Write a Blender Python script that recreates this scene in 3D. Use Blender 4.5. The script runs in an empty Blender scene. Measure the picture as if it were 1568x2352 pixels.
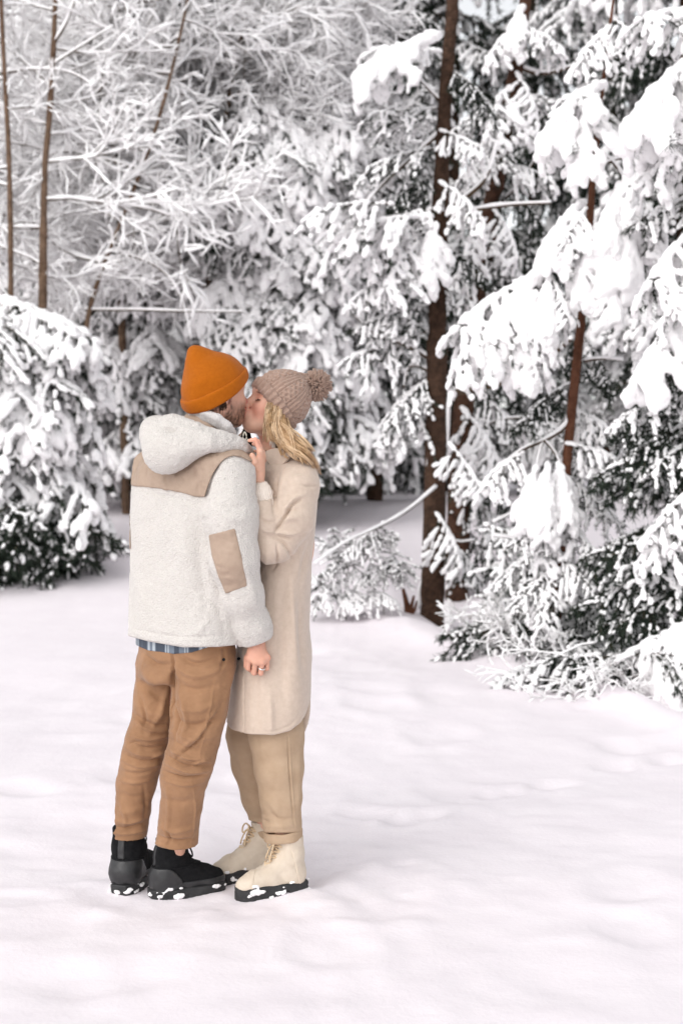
import bpy, math, random
import numpy as np
from mathutils import Matrix, Vector

rng = np.random.default_rng(7)
random.seed(7)
scene = bpy.context.scene
COL = scene.collection

# ------------------------------------------------------------------ camera, sky, sun, exposure
CAM_Z, PITCH, FPX = 1.53, math.radians(2.38), 3267.0
cam_data = bpy.data.cameras.new('camera')
cam = bpy.data.objects.new('camera', cam_data); COL.objects.link(cam)
cam.location = (0, 0, CAM_Z); cam.rotation_euler = (math.pi/2 - PITCH, 0, 0)
cam_data.sensor_fit = 'VERTICAL'; cam_data.sensor_height = 36; cam_data.sensor_width = 24
cam_data.lens = 50.0; cam_data.clip_end = 2000
cam_data.dof.use_dof = True; cam_data.dof.focus_distance = 4.80; cam_data.dof.aperture_fstop = 3.2
scene.camera = cam
world = bpy.data.worlds.new('World'); scene.world = world; world.use_nodes = True
wn, wl = world.node_tree.nodes, world.node_tree.links
wn.clear()
SUN_EL, SUN_ROT = math.radians(40), math.radians(215)
sky = wn.new('ShaderNodeTexSky'); sky.sky_type = 'NISHITA'; sky.sun_disc = False
sky.sun_elevation = SUN_EL; sky.sun_rotation = SUN_ROT
sky.air_density = 1.0; sky.dust_density = 1.5; sky.ozone_density = 1.0
hs = wn.new('ShaderNodeHueSaturation'); hs.inputs['Saturation'].default_value = 0.10
bgn = wn.new('ShaderNodeBackground'); bgn.inputs['Strength'].default_value = 0.15
wo = wn.new('ShaderNodeOutputWorld')
wl.new(sky.outputs[0], hs.inputs['Color']); wl.new(hs.outputs[0], bgn.inputs['Color']); wl.new(bgn.outputs[0], wo.inputs['Surface'])
sun_data = bpy.data.lights.new('sun', 'SUN'); sun_data.energy = 0.85; sun_data.angle = math.radians(70)
sun_data.color = (1.0, 0.96, 0.93)
sun = bpy.data.objects.new('sun', sun_data); COL.objects.link(sun)
# towards the sun: behind the camera and to its left
SD = Vector((math.sin(SUN_ROT)*math.cos(SUN_EL), math.cos(SUN_ROT)*math.cos(SUN_EL), math.sin(SUN_EL)))
sun.rotation_euler = SD.to_track_quat('Z', 'Y').to_euler()
vs = scene.view_settings
vs.view_transform = 'Standard'; vs.look = 'None'; vs.gamma = 1; vs.use_curve_mapping = False
vs.exposure = 0.47
scene.cycles.use_denoising = True
scene.cycles.max_bounces = 7; scene.cycles.diffuse_bounces = 6; scene.cycles.use_adaptive_sampling = True; scene.cycles.adaptive_threshold = 0.03

# ------------------------------------------------------------------ projection helpers (pixel of the 1568x2352 view -> point at depth Y)
cp, sp = math.cos(PITCH), math.sin(PITCH)
def at(px, py, Y):
    xc, yc = (px-784)/FPX, -(py-1176)/FPX
    dy, dz = cp + yc*sp, -sp + yc*cp
    t = Y/dy
    return np.array((xc*t, Y, CAM_Z + dz*t))
YC = 4.86
def J(px, py, d=0.0): return at(px, py, YC + d)
def R(p): return p/672.0
def topx(V):
    x, y, z = V[..., 0], V[..., 1], V[..., 2]-CAM_Z
    dep = y*cp - z*sp; up = y*sp + z*cp
    return 784 + FPX*x/dep, 1176 - FPX*up/dep
def nrm(v): v = np.asarray(v, float); return v/np.linalg.norm(v)

# ------------------------------------------------------------------ numpy noise
_L = rng.random((32, 32, 32)).astype(np.float32)
def noise(P, s, off=0.0):
    Q = np.asarray(P, np.float32)*s + off + 100.0
    I = np.floor(Q).astype(np.int64); F = Q - I; F = F*F*(3-2*F)
    o = 0
    for a in (0, 1):
        for b in (0, 1):
            for c in (0, 1):
                w = (F[..., 0] if a else 1-F[..., 0])*(F[..., 1] if b else 1-F[..., 1])*(F[..., 2] if c else 1-F[..., 2])
                o = o + w*_L[(I[..., 0]+a) & 31, (I[..., 1]+b) & 31, (I[..., 2]+c) & 31]
    return o*2-1

# ------------------------------------------------------------------ signed-distance sculpting on a grid, meshed with surface nets
class Grid:
    def __init__(s, lo, hi, h):
        s.h = h; s.lo = np.array(lo, float) - 3*h
        n = np.ceil((np.array(hi, float) + 3*h - s.lo)/h).astype(int)+1
        s.x, s.y, s.z = [(s.lo[i] + h*np.arange(n[i])).astype(np.float32) for i in range(3)]
        s.d = np.full(tuple(n), 0.1, np.float32)
    def sl(s, lo, hi):
        r = []
        for i, ax in enumerate((s.x, s.y, s.z)):
            a = int(np.clip(np.floor((lo[i]-s.lo[i])/s.h), 0, len(ax)-1)); b = int(np.clip(np.ceil((hi[i]-s.lo[i])/s.h)+1, a+1, len(ax)))
            r.append(slice(a, b))
        return tuple(r)
    def op(s, prim, k=0.0, mode='u'):
        fn, lo, hi = prim
        m = 0.02 + k
        q = s.sl(np.array(lo)-m, np.array(hi)+m)
        X, Y, Z = s.x[q[0]][:, None, None], s.y[q[1]][None, :, None], s.z[q[2]][None, None, :]
        v = fn(X, Y, Z).astype(np.float32); D = s.d[q]
        r = smin(D, v, k) if mode == 'u' else -smin(-D, v, k)
        s.d[q] = r
        return s
    def full(s): return s.x[:, None, None], s.y[None, :, None], s.z[None, None, :]
    def pts(s, q=None):
        X, Y, Z = s.full()
        return np.stack(np.broadcast_arrays(X, Y, Z), -1)
    def where(s, m):
        i, j, k = np.nonzero(m); return (i, j, k), np.stack([s.x[i], s.y[j], s.z[k]], -1)
    def disp(s, fn, w=0.028):
        ix, P = s.where(np.abs(s.d) < w); s.d[ix] += fn(P).astype(np.float32)
    def cut(s, fn, k=0.006):
        ix, P = s.where(s.d < 0.02); s.d[ix] = smax(s.d[ix], fn(P), k)
    def mesh(s): return surface_nets(s.d, s.lo, s.h)
def smin(a, b, k):
    if k <= 0: return np.minimum(a, b)
    h = np.maximum(k-np.abs(a-b), 0)/k
    return np.minimum(a, b) - h*h*k*0.25
def smax(a, b, k): return -smin(-a, -b, k)

def surface_nets(d, lo, h):
    s = d < 0
    nx, ny, nz = d.shape
    cnt = np.zeros((nx-1, ny-1, nz-1), np.int8)
    for a in (0, 1):
        for b in (0, 1):
            for c in (0, 1):
                cnt += s[a:nx-1+a, b:ny-1+b, c:nz-1+c]
    act = (cnt > 0) & (cnt < 8)
    idx = np.argwhere(act)
    cid = np.full(cnt.shape, -1, np.int32); cid[act] = np.arange(len(idx))
    cor = [(a, b, c) for a in (0, 1) for b in (0, 1) for c in (0, 1)]
    val = np.stack([d[idx[:, 0]+a, idx[:, 1]+b, idx[:, 2]+c] for a, b, c in cor], 1)
    P = np.zeros((len(idx), 3)); N = np.zeros(len(idx))
    for i, p in enumerate(cor):
        for j, q in enumerate(cor):
            if j <= i or sum(abs(p[t]-q[t]) for t in range(3)) != 1: continue
            m = (val[:, i] < 0) != (val[:, j] < 0)
            t = val[m, i]/(val[m, i]-val[m, j])
            P[m] += np.array(p) + t[:, None]*(np.array(q)-np.array(p)); N[m] += 1
    V = lo + (idx + P/N[:, None])*h
    Fs = []
    # edges along each axis
    def quads(e, flip, ids):
        A = np.stack(ids, 1)
        A = np.where(flip[:, None], A[:, ::-1], A)
        Fs.append(A[(A >= 0).all(1)])
    e = np.argwhere(s[:-1, 1:-1, 1:-1] != s[1:, 1:-1, 1:-1]); x, y, z = e[:, 0], e[:, 1]+1, e[:, 2]+1
    quads(e, ~s[x, y, z], [cid[x, y-1, z-1], cid[x, y, z-1], cid[x, y, z], cid[x, y-1, z]])
    e = np.argwhere(s[1:-1, :-1, 1:-1] != s[1:-1, 1:, 1:-1]); x, y, z = e[:, 0]+1, e[:, 1], e[:, 2]+1
    quads(e, ~s[x, y, z], [cid[x-1, y, z-1], cid[x-1, y, z], cid[x, y, z], cid[x, y, z-1]])
    e = np.argwhere(s[1:-1, 1:-1, :-1] != s[1:-1, 1:-1, 1:]); x, y, z = e[:, 0]+1, e[:, 1]+1, e[:, 2]
    quads(e, ~s[x, y, z], [cid[x-1, y-1, z], cid[x, y-1, z], cid[x, y, z], cid[x-1, y, z]])
    return V, np.concatenate(Fs)

# primitives: (function, low corner, high corner)
def cone(a, b, ra, rb):
    a, b = np.array(a, float), np.array(b, float); ab = b-a; L = max(ab@ab, 1e-12)
    def fn(X, Y, Z):
        x, y, z = X-a[0], Y-a[1], Z-a[2]
        t = np.clip((x*ab[0]+y*ab[1]+z*ab[2])/L, 0, 1)
        return np.sqrt((x-t*ab[0])**2+(y-t*ab[1])**2+(z-t*ab[2])**2) - (ra+(rb-ra)*t)
    r = max(ra, rb)
    return fn, np.minimum(a, b)-r, np.maximum(a, b)+r
def ell(c, r, axes=None):
    c = np.array(c, float); r = np.array(r, float); A = np.eye(3) if axes is None else np.array(axes, float)
    def fn(X, Y, Z):
        x, y, z = X-c[0], Y-c[1], Z-c[2]
        u = [(x*A[i, 0]+y*A[i, 1]+z*A[i, 2]) for i in range(3)]
        k0 = np.sqrt(sum((u[i]/r[i])**2 for i in range(3)))+1e-6
        k1 = np.sqrt(sum((u[i]/r[i]**2)**2 for i in range(3)))+1e-6
        return k0*(k0-1)/k1
    e = np.sqrt(sum((A[i]*r[i])**2 for i in range(3)))
    return fn, c-e, c+e
def tube(g, pts, rad, k=0.0, mode='u'):
    """one smooth chain of round cones, joined to the grid with blend k"""
    pr = [cone(pts[i], pts[i+1], rad[i], rad[i+1]) for i in range(len(pts)-1)]
    lo = np.min([p[1] for p in pr], 0); hi = np.max([p[2] for p in pr], 0)
    def fn(X, Y, Z):
        d = pr[0][0](X, Y, Z)
        for p in pr[1:]: d = smin(d, p[0](X, Y, Z), min(rad)*0.6)
        return d
    return g.op((fn, lo, hi), k, mode)
def vloft(z, cx, cy, ru, rv, ang, n=2.4):
    """closed upright loft: for every height an (n-)ellipse; ang = direction of the u axis"""
    z = np.array(z, float); o = np.argsort(z)
    f = lambda q: np.array(np.broadcast_to(q, z.shape), float)[o]
    z = z[o]; cx, cy, ru, rv, ang = map(f, (cx, cy, ru, rv, ang))
    def ip(q, Z):   # smooth interpolation
        return np.interp(Z, z, q)
    def fn(X, Y, Z):
        Zc = np.clip(Z, z[0], z[-1])
        a = ip(ang, Zc); ca, sa = np.cos(a), np.sin(a)
        x, y = X-ip(cx, Zc), Y-ip(cy, Zc)
        U, V = ip(ru, Zc), ip(rv, Zc)
        u, v = x*ca+y*sa, -x*sa+y*ca
        rad = np.sqrt(u*u+v*v)+1e-6
        q = (np.abs(u/U)**n+np.abs(v/V)**n)**(1/n)+1e-6
        d = rad*(1-1/q)
        d = np.where(q < 1, np.maximum(d, -np.minimum(U, V)), d)
        w = np.maximum(z[0]-Z, Z-z[-1])
        return smax(d, w, 0.03)
    r = max(ru.max(), rv.max())
    return fn, np.array((cx.min()-r, cy.min()-r, z[0])), np.array((cx.max()+r, cy.max()+r, z[-1]))
def densify(rows, n=40):
    """rows: list of tuples, first entry the parameter -> smooth (Catmull-like) resample"""
    A = np.array(rows, float); t = A[:, 0]; T = np.linspace(t[0], t[-1], n)
    out = [T]
    for c in range(1, A.shape[1]):
        q = np.interp(T, t, A[:, c])
        for _ in range(2): q[1:-1] = 0.25*q[:-2]+0.5*q[1:-1]+0.25*q[2:]
        out.append(q)
    return out
def poly_sd(px, py, poly):
    """signed distance (pixels) to a polygon, negative inside"""
    P = np.array(poly, float); d = np.full(px.shape, 1e9); ins = np.zeros(px.shape, bool)
    for i in range(len(P)):
        a, b = P[i], P[(i+1) % len(P)]; e = b-a
        wx, wy = px-a[0], py-a[1]
        t = np.clip((wx*e[0]+wy*e[1])/(e@e), 0, 1)
        d = np.minimum(d, (wx-e[0]*t)**2+(wy-e[1]*t)**2)
        c = ((a[1] > py) != (b[1] > py)) & (px < (b[0]-a[0])*(py-a[1])/((b[1]-a[1]) if b[1] != a[1] else 1e-9)+a[0])
        ins ^= c
    return np.where(ins, -1, 1)*np.sqrt(d)
def chaikin(P, it=2, closed=True):
    P = np.array(P, float)
    for _ in range(it):
        if closed:
            Q = np.roll(P, -1, 0); P = np.stack([0.75*P+0.25*Q, 0.25*P+0.75*Q], 1).reshape(-1, P.shape[1])
        else:
            a, b = P[:-1], P[1:]; M = np.stack([0.75*a+0.25*b, 0.25*a+0.75*b], 1).reshape(-1, P.shape[1])
            P = np.concatenate([P[:1], M[1:-1], P[-1:]])
    return P
def panel(g, poly, lift, thick=0.012, ymax=None, rnd=0.004):
    """a cloth panel sewn on the sculpted surface g: its outline comes from poly (pixels), on the side towards the viewer"""
    h = g.h; poly = np.array(poly, float)
    c = np.array([at(x, y, Y) for x in (poly[:, 0].min(), poly[:, 0].max()) for y in (poly[:, 1].min(), poly[:, 1].max()) for Y in (g.y[0], g.y[-1])])
    q = g.sl(c.min(0)-0.03, c.max(0)+0.03); D = g.d[q]; lo = g.lo+h*np.array([k.start for k in q])
    i, j, k = np.nonzero(np.abs(D) < 0.03); P = np.stack([g.x[q[0]][i], g.y[q[1]][j], g.z[q[2]][k]], -1)
    px, py = topx(P); pd = poly_sd(px, py, poly)/672.0
    v = D[i, j, k]
    e = smax(v-lift, pd, rnd); e = np.maximum(e, -(v+thick))
    if ymax is not None: e = np.maximum(e, P[..., 1]-ymax)
    d = np.full(D.shape, 0.1, np.float32); d[i, j, k] = e
    return surface_nets(d, lo, h)

# ------------------------------------------------------------------ meshes
def vnormals(V, F):
    n = np.zeros_like(V)
    fn = np.cross(V[F[:, 2]]-V[F[:, 0]], V[F[:, 3 if F.shape[1] > 3 else 1]]-V[F[:, 1 if F.shape[1] > 3 else 0]])
    if F.shape[1] == 3: fn = np.cross(V[F[:, 1]]-V[F[:, 0]], V[F[:, 2]]-V[F[:, 0]])
    for k in range(F.shape[1]): np.add.at(n, F[:, k], fn)
    return n/(np.linalg.norm(n, axis=1, keepdims=True)+1e-12)
def smooth_mesh(V, F, it=1, w=0.5):
    for _ in range(it):
        S = np.zeros_like(V); c = np.zeros(len(V))
        for k in range(4):
            a, b = F[:, k], F[:, (k+1) % 4]
            np.add.at(S, a, V[b]); np.add.at(c, a, 1); np.add.at(S, b, V[a]); np.add.at(c, b, 1)
        V = V + w*(S/np.maximum(c, 1)[:, None]-V)
    return V
def mesh_data(name, V, F, mats, mi=None, smooth=True, col=None):
    me = bpy.data.meshes.new(name)
    V = np.asarray(V, np.float32)
    if isinstance(F, list) and F and not isinstance(F[0], np.ndarray): F = [np.array(F)]
    if isinstance(F, np.ndarray): F = [F]
    nl = sum(f.size for f in F); nf = sum(len(f) for f in F)
    me.vertices.add(len(V)); me.vertices.foreach_set('co', V.ravel())
    me.loops.add(nl); me.loops.foreach_set('vertex_index', np.concatenate([f.ravel() for f in F]).astype(np.int32))
    tot = np.concatenate([np.full(len(f), f.shape[1], np.int32) for f in F])
    me.polygons.add(nf); me.polygons.foreach_set('loop_start', np.concatenate([[0], np.cumsum(tot)[:-1]]).astype(np.int32))
    me.polygons.foreach_set('loop_total', tot)
    if smooth: me.polygons.foreach_set('use_smooth', np.ones(nf, bool))
    for m in (mats if isinstance(mats, (list, tuple)) else [mats]): me.materials.append(m)
    if mi is not None: me.polygons.foreach_set('material_index', np.asarray(mi, np.int32))
    me.update(calc_edges=True)
    if col is not None:
        at_ = me.color_attributes.new('pigment', 'FLOAT_COLOR', 'POINT')
        c4 = np.ones((len(V), 4), np.float32); c4[:, :3] = col
        at_.data.foreach_set('color', c4.ravel())
    me.validate()
    return me
def link(name, me, parent=None):
    o = bpy.data.objects.new(name, me); COL.objects.link(o)
    if parent is not None: o.parent = parent
    return o
def obj(name, V, F, mats, parent=None, origin=(0, 0, 0), **kw):
    return link(name, mesh_data(name, np.asarray(V)-np.asarray(origin), F, mats, **kw), parent)
def thing(name, label, cat, loc, group=None):
    o = bpy.data.objects.new(name, None); COL.objects.link(o); o.location = loc; o.empty_display_size = 0.1
    o['label'] = label; o['category'] = cat
    if group: o['group'] = group
    return o
def structure(o): o['kind'] = 'structure'; return o
class MB:
    """collects tubes, strips and lumps into one mesh (vertices, quads, triangles, material index)"""
    def __init__(s): s.V, s.Q, s.T, s.qm, s.tm, s.n = [], [], [], [], [], 0
    def tube(s, pts, rad, sides=6, m=0, flat=1.0, lift=0.0):
        P = np.array(pts, float); n = len(P); rad = np.broadcast_to(rad, n)
        T = np.gradient(P, axis=0); T /= np.linalg.norm(T, axis=1, keepdims=True)+1e-9
        ref = np.array((0, 0, 1.0)) if abs(T[:, 2]).mean() < 0.85 else np.array((1.0, 0, 0))
        A = np.cross(T, ref); A /= np.linalg.norm(A, axis=1, keepdims=True)+1e-9; B = np.cross(A, T)
        th = np.arange(sides)/sides*2*np.pi
        ring = P[:, None]+rad[:, None, None]*(np.cos(th)[None, :, None]*A[:, None]+flat*np.sin(th)[None, :, None]*B[:, None])
        ring[..., 2] += lift
        b = s.n; s.V.append(ring.reshape(-1, 3)); s.V.append(P[[0, -1]]+[0, 0, lift])
        i = np.arange(n-1)[:, None]*sides; j = np.arange(sides)[None]; k = (j+1) % sides
        q = np.stack(np.broadcast_arrays(b+i+j, b+i+k, b+i+sides+k, b+i+sides+j), -1).reshape(-1, 4)
        s.Q.append(q[:, ::-1]); s.qm += [m]*len(q)
        jj = np.arange(sides); kk = (jj+1) % sides; c0, c1 = b+n*sides, b+n*sides+1
        s.T.append(np.stack([b+jj, np.full(sides, c0), b+kk], 1)[:, ::-1]); s.T.append(np.stack([b+(n-1)*sides+jj, b+(n-1)*sides+kk, np.full(sides, c1)], 1)[:, ::-1])
        s.tm += [m]*(2*sides); s.n += n*sides+2
        return s
    def tris(s, V, m=0):   # V: (k,3,3)
        V = np.asarray(V, float).reshape(-1, 3); k = len(V)//3
        s.V.append(V); s.T.append(s.n+np.arange(k*3).reshape(-1, 3)); s.tm += [m]*k; s.n += k*3; return s
    def mesh(s, V, F, m=0):
        s.V.append(np.asarray(V)); F = np.asarray(F)+s.n
        if F.shape[1] == 4: s.Q.append(F); s.qm += [m]*len(F)
        else: s.T.append(F); s.tm += [m]*len(F)
        s.n += len(V); return s
    def data(s, name, mats, smooth=True):
        V = np.concatenate(s.V); F = []
        if s.Q: F.append(np.concatenate(s.Q))
        if s.T: F.append(np.concatenate(s.T))
        return mesh_data(name, V, F, mats, mi=s.qm+s.tm, smooth=smooth)
def strokes(V, F, lst, post=0):
    """sculpt folds: each stroke = (pixel polyline, width px, height m) moves the surface that faces the viewer along its normal"""
    N = vnormals(V, F); px, py = topx(V)
    to = np.array((0, 0, CAM_Z))-V; to /= np.linalg.norm(to, axis=1, keepdims=True)
    fac = np.clip((N*to).sum(1)*2.5+0.2, 0, 1); D = np.zeros(len(V))
    for pl, w, h in lst:
        pl = chaikin(pl, 2, False)
        lo, hi = pl.min(0)-3*w, pl.max(0)+3*w
        m = np.where((px > lo[0]) & (px < hi[0]) & (py > lo[1]) & (py < hi[1]))[0]
        if not len(m): continue
        best = np.full(len(m), 1e9); bt = np.zeros(len(m)); n = len(pl)-1
        for i in range(n):
            a, b = pl[i], pl[i+1]; e = b-a
            t = np.clip(((px[m]-a[0])*e[0]+(py[m]-a[1])*e[1])/(e@e+1e-9), 0, 1)
            dd = (px[m]-a[0]-e[0]*t)**2+(py[m]-a[1]-e[1]*t)**2
            u = dd < best; best = np.where(u, dd, best); bt = np.where(u, (i+t)/n, bt)
        D[m] += h*np.exp(-best/(w*w))*np.clip(np.sin(np.pi*np.clip(bt, 0.03, 0.97)), 0, 1)**0.5
    V = V + N*(D*fac)[:, None]
    return V
def cluster(V, F, hide, h):
    """coarsen the part of a mesh that clothing hides"""
    key = np.floor(V/h).astype(np.int64)+4096; key = (key[:, 0] << 26)+(key[:, 1] << 13)+key[:, 2]
    key = np.where(hide, key, np.arange(len(V))+(1 << 60))
    u, inv = np.unique(key, return_inverse=True)
    W = np.zeros((len(u), 3)); c = np.bincount(inv, minlength=len(u))
    for i in range(3): W[:, i] = np.bincount(inv, V[:, i], minlength=len(u))/c
    G = inv[F]
    ok4 = (G[:, 0] != G[:, 1]) & (G[:, 1] != G[:, 2]) & (G[:, 2] != G[:, 3]) & (G[:, 3] != G[:, 0]) & (G[:, 0] != G[:, 2]) & (G[:, 1] != G[:, 3])
    T = []
    for a in G[~ok4]:
        b = list(dict.fromkeys(a.tolist()))
        if len(b) == 3: T.append(b)
    Q = G[ok4]; T = np.array(T, int).reshape(-1, 3)
    used = np.zeros(len(W), bool); used[Q.ravel()] = True; used[T.ravel()] = True
    new = np.cumsum(used)-1
    return W[used], ([new[Q], new[T]] if len(T) else [new[Q]]), np.where(used[inv], new[inv], 0)

# ------------------------------------------------------------------ materials
def srgb(r, g, b):
    f = lambda c: (c/255/12.92 if c/255 <= 0.04045 else ((c/255+0.055)/1.055)**2.4)
    return (f(r), f(g), f(b))
def mat(name, c1, c2=None, scale=20, rough=0.85, bump=None, spec=0.3, detail=4, sheen=0.0, sss=0.0, attr=None, coat=0.0, mul=None):
    m = bpy.data.materials.new(name); m.use_nodes = True
    nt = m.node_tree; N, L = nt.nodes, nt.links; b = N['Principled BSDF']
    b.inputs['Roughness'].default_value = rough; b.inputs['Specular IOR Level'].default_value = spec
    if sheen: b.inputs['Sheen Weight'].default_value = sheen; b.inputs['Sheen Roughness'].default_value = 0.5
    if coat: b.inputs['Coat Weight'].default_value = coat
    if sss:
        b.inputs['Subsurface Weight'].default_value = sss; b.inputs['Subsurface Radius'].default_value = (1.0, 0.35, 0.2); b.inputs['Subsurface Scale'].default_value = 0.006
    tc = N.new('ShaderNodeTexCoord')
    if attr:
        a = N.new('ShaderNodeAttribute'); a.attribute_name = attr; L.new(a.outputs['Color'], b.inputs['Base Color'])
    elif c2 is not None:
        n = N.new('ShaderNodeTexNoise'); n.inputs['Scale'].default_value = scale; n.inputs['Detail'].default_value = detail; n.inputs['Roughness'].default_value = 0.65
        L.new(tc.outputs['Object'], n.inputs['Vector'])
        r = N.new('ShaderNodeValToRGB'); r.color_ramp.elements[0].position = 0.3; r.color_ramp.elements[1].position = 0.7
        r.color_ramp.elements[0].color = (*c1, 1); r.color_ramp.elements[1].color = (*c2, 1)
        L.new(n.outputs['Fac'], r.inputs['Fac']); L.new(r.outputs['Color'], b.inputs['Base Color'])
    else: b.inputs['Base Color'].default_value = (*c1, 1)
    prev = None
    for kind, sc, st, dist in (bump or []):
        if kind == 'noise':
            t = N.new('ShaderNodeTexNoise'); t.inputs['Scale'].default_value = sc; t.inputs['Detail'].default_value = 3; o = t.outputs['Fac']
        elif kind == 'voronoi':
            t = N.new('ShaderNodeTexVoronoi'); t.inputs['Scale'].default_value = sc; o = t.outputs['Distance']
        elif kind == 'wave':
            t = N.new('ShaderNodeTexWave'); t.inputs['Scale'].default_value = sc; t.inputs['Distortion'].default_value = 1.5; t.inputs['Detail'].default_value = 2; o = t.outputs['Fac']
        L.new(tc.outputs['Object'], t.inputs['Vector'])
        bp = N.new('ShaderNodeBump'); bp.inputs['Strength'].default_value = st; bp.inputs['Distance'].default_value = dist
        L.new(o, bp.inputs['Height'])
        if prev: L.new(prev.outputs[0], bp.inputs['Normal'])
        prev = bp
    if prev: L.new(prev.outputs[0], b.inputs['Normal'])
    return m
M = {}
M['snow'] = mat('snow', (0.88, 0.82, 0.855), (0.92, 0.865, 0.895), 2.2, 0.75, [('noise', 9, 0.2, 0.02), ('noise', 60, 0.18, 0.008), ('noise', 260, 0.15, 0.003)], spec=0.2)
M['bough_snow'] = mat('bough_snow', (0.915, 0.90, 0.903), (0.95, 0.94, 0.942), 6, 0.8, [('noise', 30, 0.35, 0.015), ('noise', 130, 0.25, 0.003)], spec=0.15)
M['twig_snow'] = mat('twig_snow', (0.93, 0.92, 0.92), (0.96, 0.955, 0.955), 6, 0.8, spec=0.1)
M['sherpa'] = mat('sherpa_fleece', (0.58, 0.545, 0.51), (0.655, 0.625, 0.59), 160, 0.95, [('voronoi', 190, 0.55, 0.006), ('noise', 420, 0.5, 0.003)], spec=0.1, sheen=0.3)
M['tan'] = mat('tan_nylon', srgb(161, 140, 123), srgb(171, 150, 133), 30, 0.6, [('noise', 40, 0.25, 0.006), ('noise', 700, 0.15, 0.001)], spec=0.3)
M['orange'] = mat('orange_jersey', srgb(160, 85, 10), srgb(171, 93, 15), 90, 0.9, [('wave', 260, 0.12, 0.001), ('noise', 500, 0.25, 0.001)], spec=0.12, sheen=0.08)
M['chino'] = mat('brown_chino', srgb(138, 103, 75), srgb(161, 123, 92), 9, 0.8, [('noise', 60, 0.25, 0.006), ('noise', 800, 0.2, 0.001)], spec=0.2, sheen=0.15)
M['coat'] = mat('cream_wool', srgb(194, 176, 160), srgb(205, 188, 173), 60, 0.95, [('noise', 300, 0.3, 0.002)], spec=0.1, sheen=0.35, detail=8)
M['beige'] = mat('beige_twill', srgb(174, 149, 123), srgb(186, 162, 137), 14, 0.85, [('noise', 500, 0.2, 0.001), ('noise', 30, 0.2, 0.006)], spec=0.2)
M['knit'] = mat('pink_knit', srgb(152, 127, 113), srgb(170, 145, 131), 80, 0.95, [('noise', 350, 0.5, 0.002)], spec=0.1, sheen=0.3)
M['knit_white'] = mat('cream_knit', srgb(222, 210, 198), srgb(232, 222, 212), 80, 0.95, [('noise', 350, 0.5, 0.002)], spec=0.1)
M['knit_grey'] = mat('grey_knit', srgb(206, 202, 200), srgb(222, 218, 216), 80, 0.95, [('wave', 120, 0.6, 0.002)], spec=0.1)
M['black_suede'] = mat('black_suede', (0.006, 0.006, 0.007), (0.014, 0.014, 0.015), 60, 0.95, [('noise', 300, 0.3, 0.002)], spec=0.15)
M['black_leather'] = mat('black_leather', (0.016, 0.016, 0.017), (0.03, 0.03, 0.031), 25, 0.42, [('noise', 220, 0.2, 0.001)], spec=0.5)
M['rubber'] = mat('black_rubber', (0.018, 0.018, 0.019), (0.035, 0.035, 0.036), 30, 0.6, [('noise', 150, 0.3, 0.002)], spec=0.4)
M['cream_leather'] = mat('cream_leather', srgb(204, 189, 170), srgb(215, 202, 185), 25, 0.6, [('noise', 160, 0.25, 0.002)], spec=0.35)
M['lace'] = mat('cream_lace', srgb(206, 180, 146), srgb(222, 200, 170), 120, 0.9)
M['skin'] = mat('skin', (0.6, 0.35, 0.27), rough=0.5, spec=0.35, attr='pigment', sss=0.12, bump=[('noise', 300, 0.12, 0.001)])
M['hair'] = mat('blonde_hair', srgb(168, 130, 92), srgb(210, 178, 138), 55, 0.45, spec=0.5)
M['hair_dark'] = mat('dark_blonde_hair', srgb(104, 76, 50), srgb(142, 108, 72), 55, 0.5, spec=0.4)
M['brow'] = mat('brown_hair', srgb(72, 50, 38), srgb(92, 66, 50), 90, 0.7)
M['metal'] = mat('silver_ring', (0.8, 0.8, 0.8), rough=0.25, spec=0.6); M['metal'].node_tree.nodes['Principled BSDF'].inputs['Metallic'].default_value = 0.9
M['cord'] = mat('white_cord', srgb(232, 226, 212), rough=0.8)
M['black'] = mat('black_cloth', (0.008, 0.008, 0.009), rough=0.9)
M['bark'] = mat('pine_bark', (0.030, 0.018, 0.012), (0.085, 0.048, 0.032), 14, 0.95, [('noise', 18, 0.9, 0.03), ('voronoi', 30, 0.7, 0.02)], spec=0.15)
M['bark_red'] = mat('red_bark', (0.075, 0.030, 0.017), (0.15, 0.065, 0.038), 16, 0.9, [('noise', 25, 0.8, 0.02)], spec=0.15)
M['bark_tan'] = mat('tan_bark', (0.085, 0.052, 0.034), (0.19, 0.125, 0.085), 14, 0.9, [('noise', 25, 0.8, 0.02)], spec=0.15)
M['twig'] = mat('twig_bark', (0.055, 0.036, 0.024), (0.11, 0.075, 0.05), 20, 0.9, spec=0.15)
M['needle'] = mat('dark_needles', (0.012, 0.021, 0.014), (0.036, 0.050, 0.034), 8, 0.7, spec=0.25)
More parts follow.
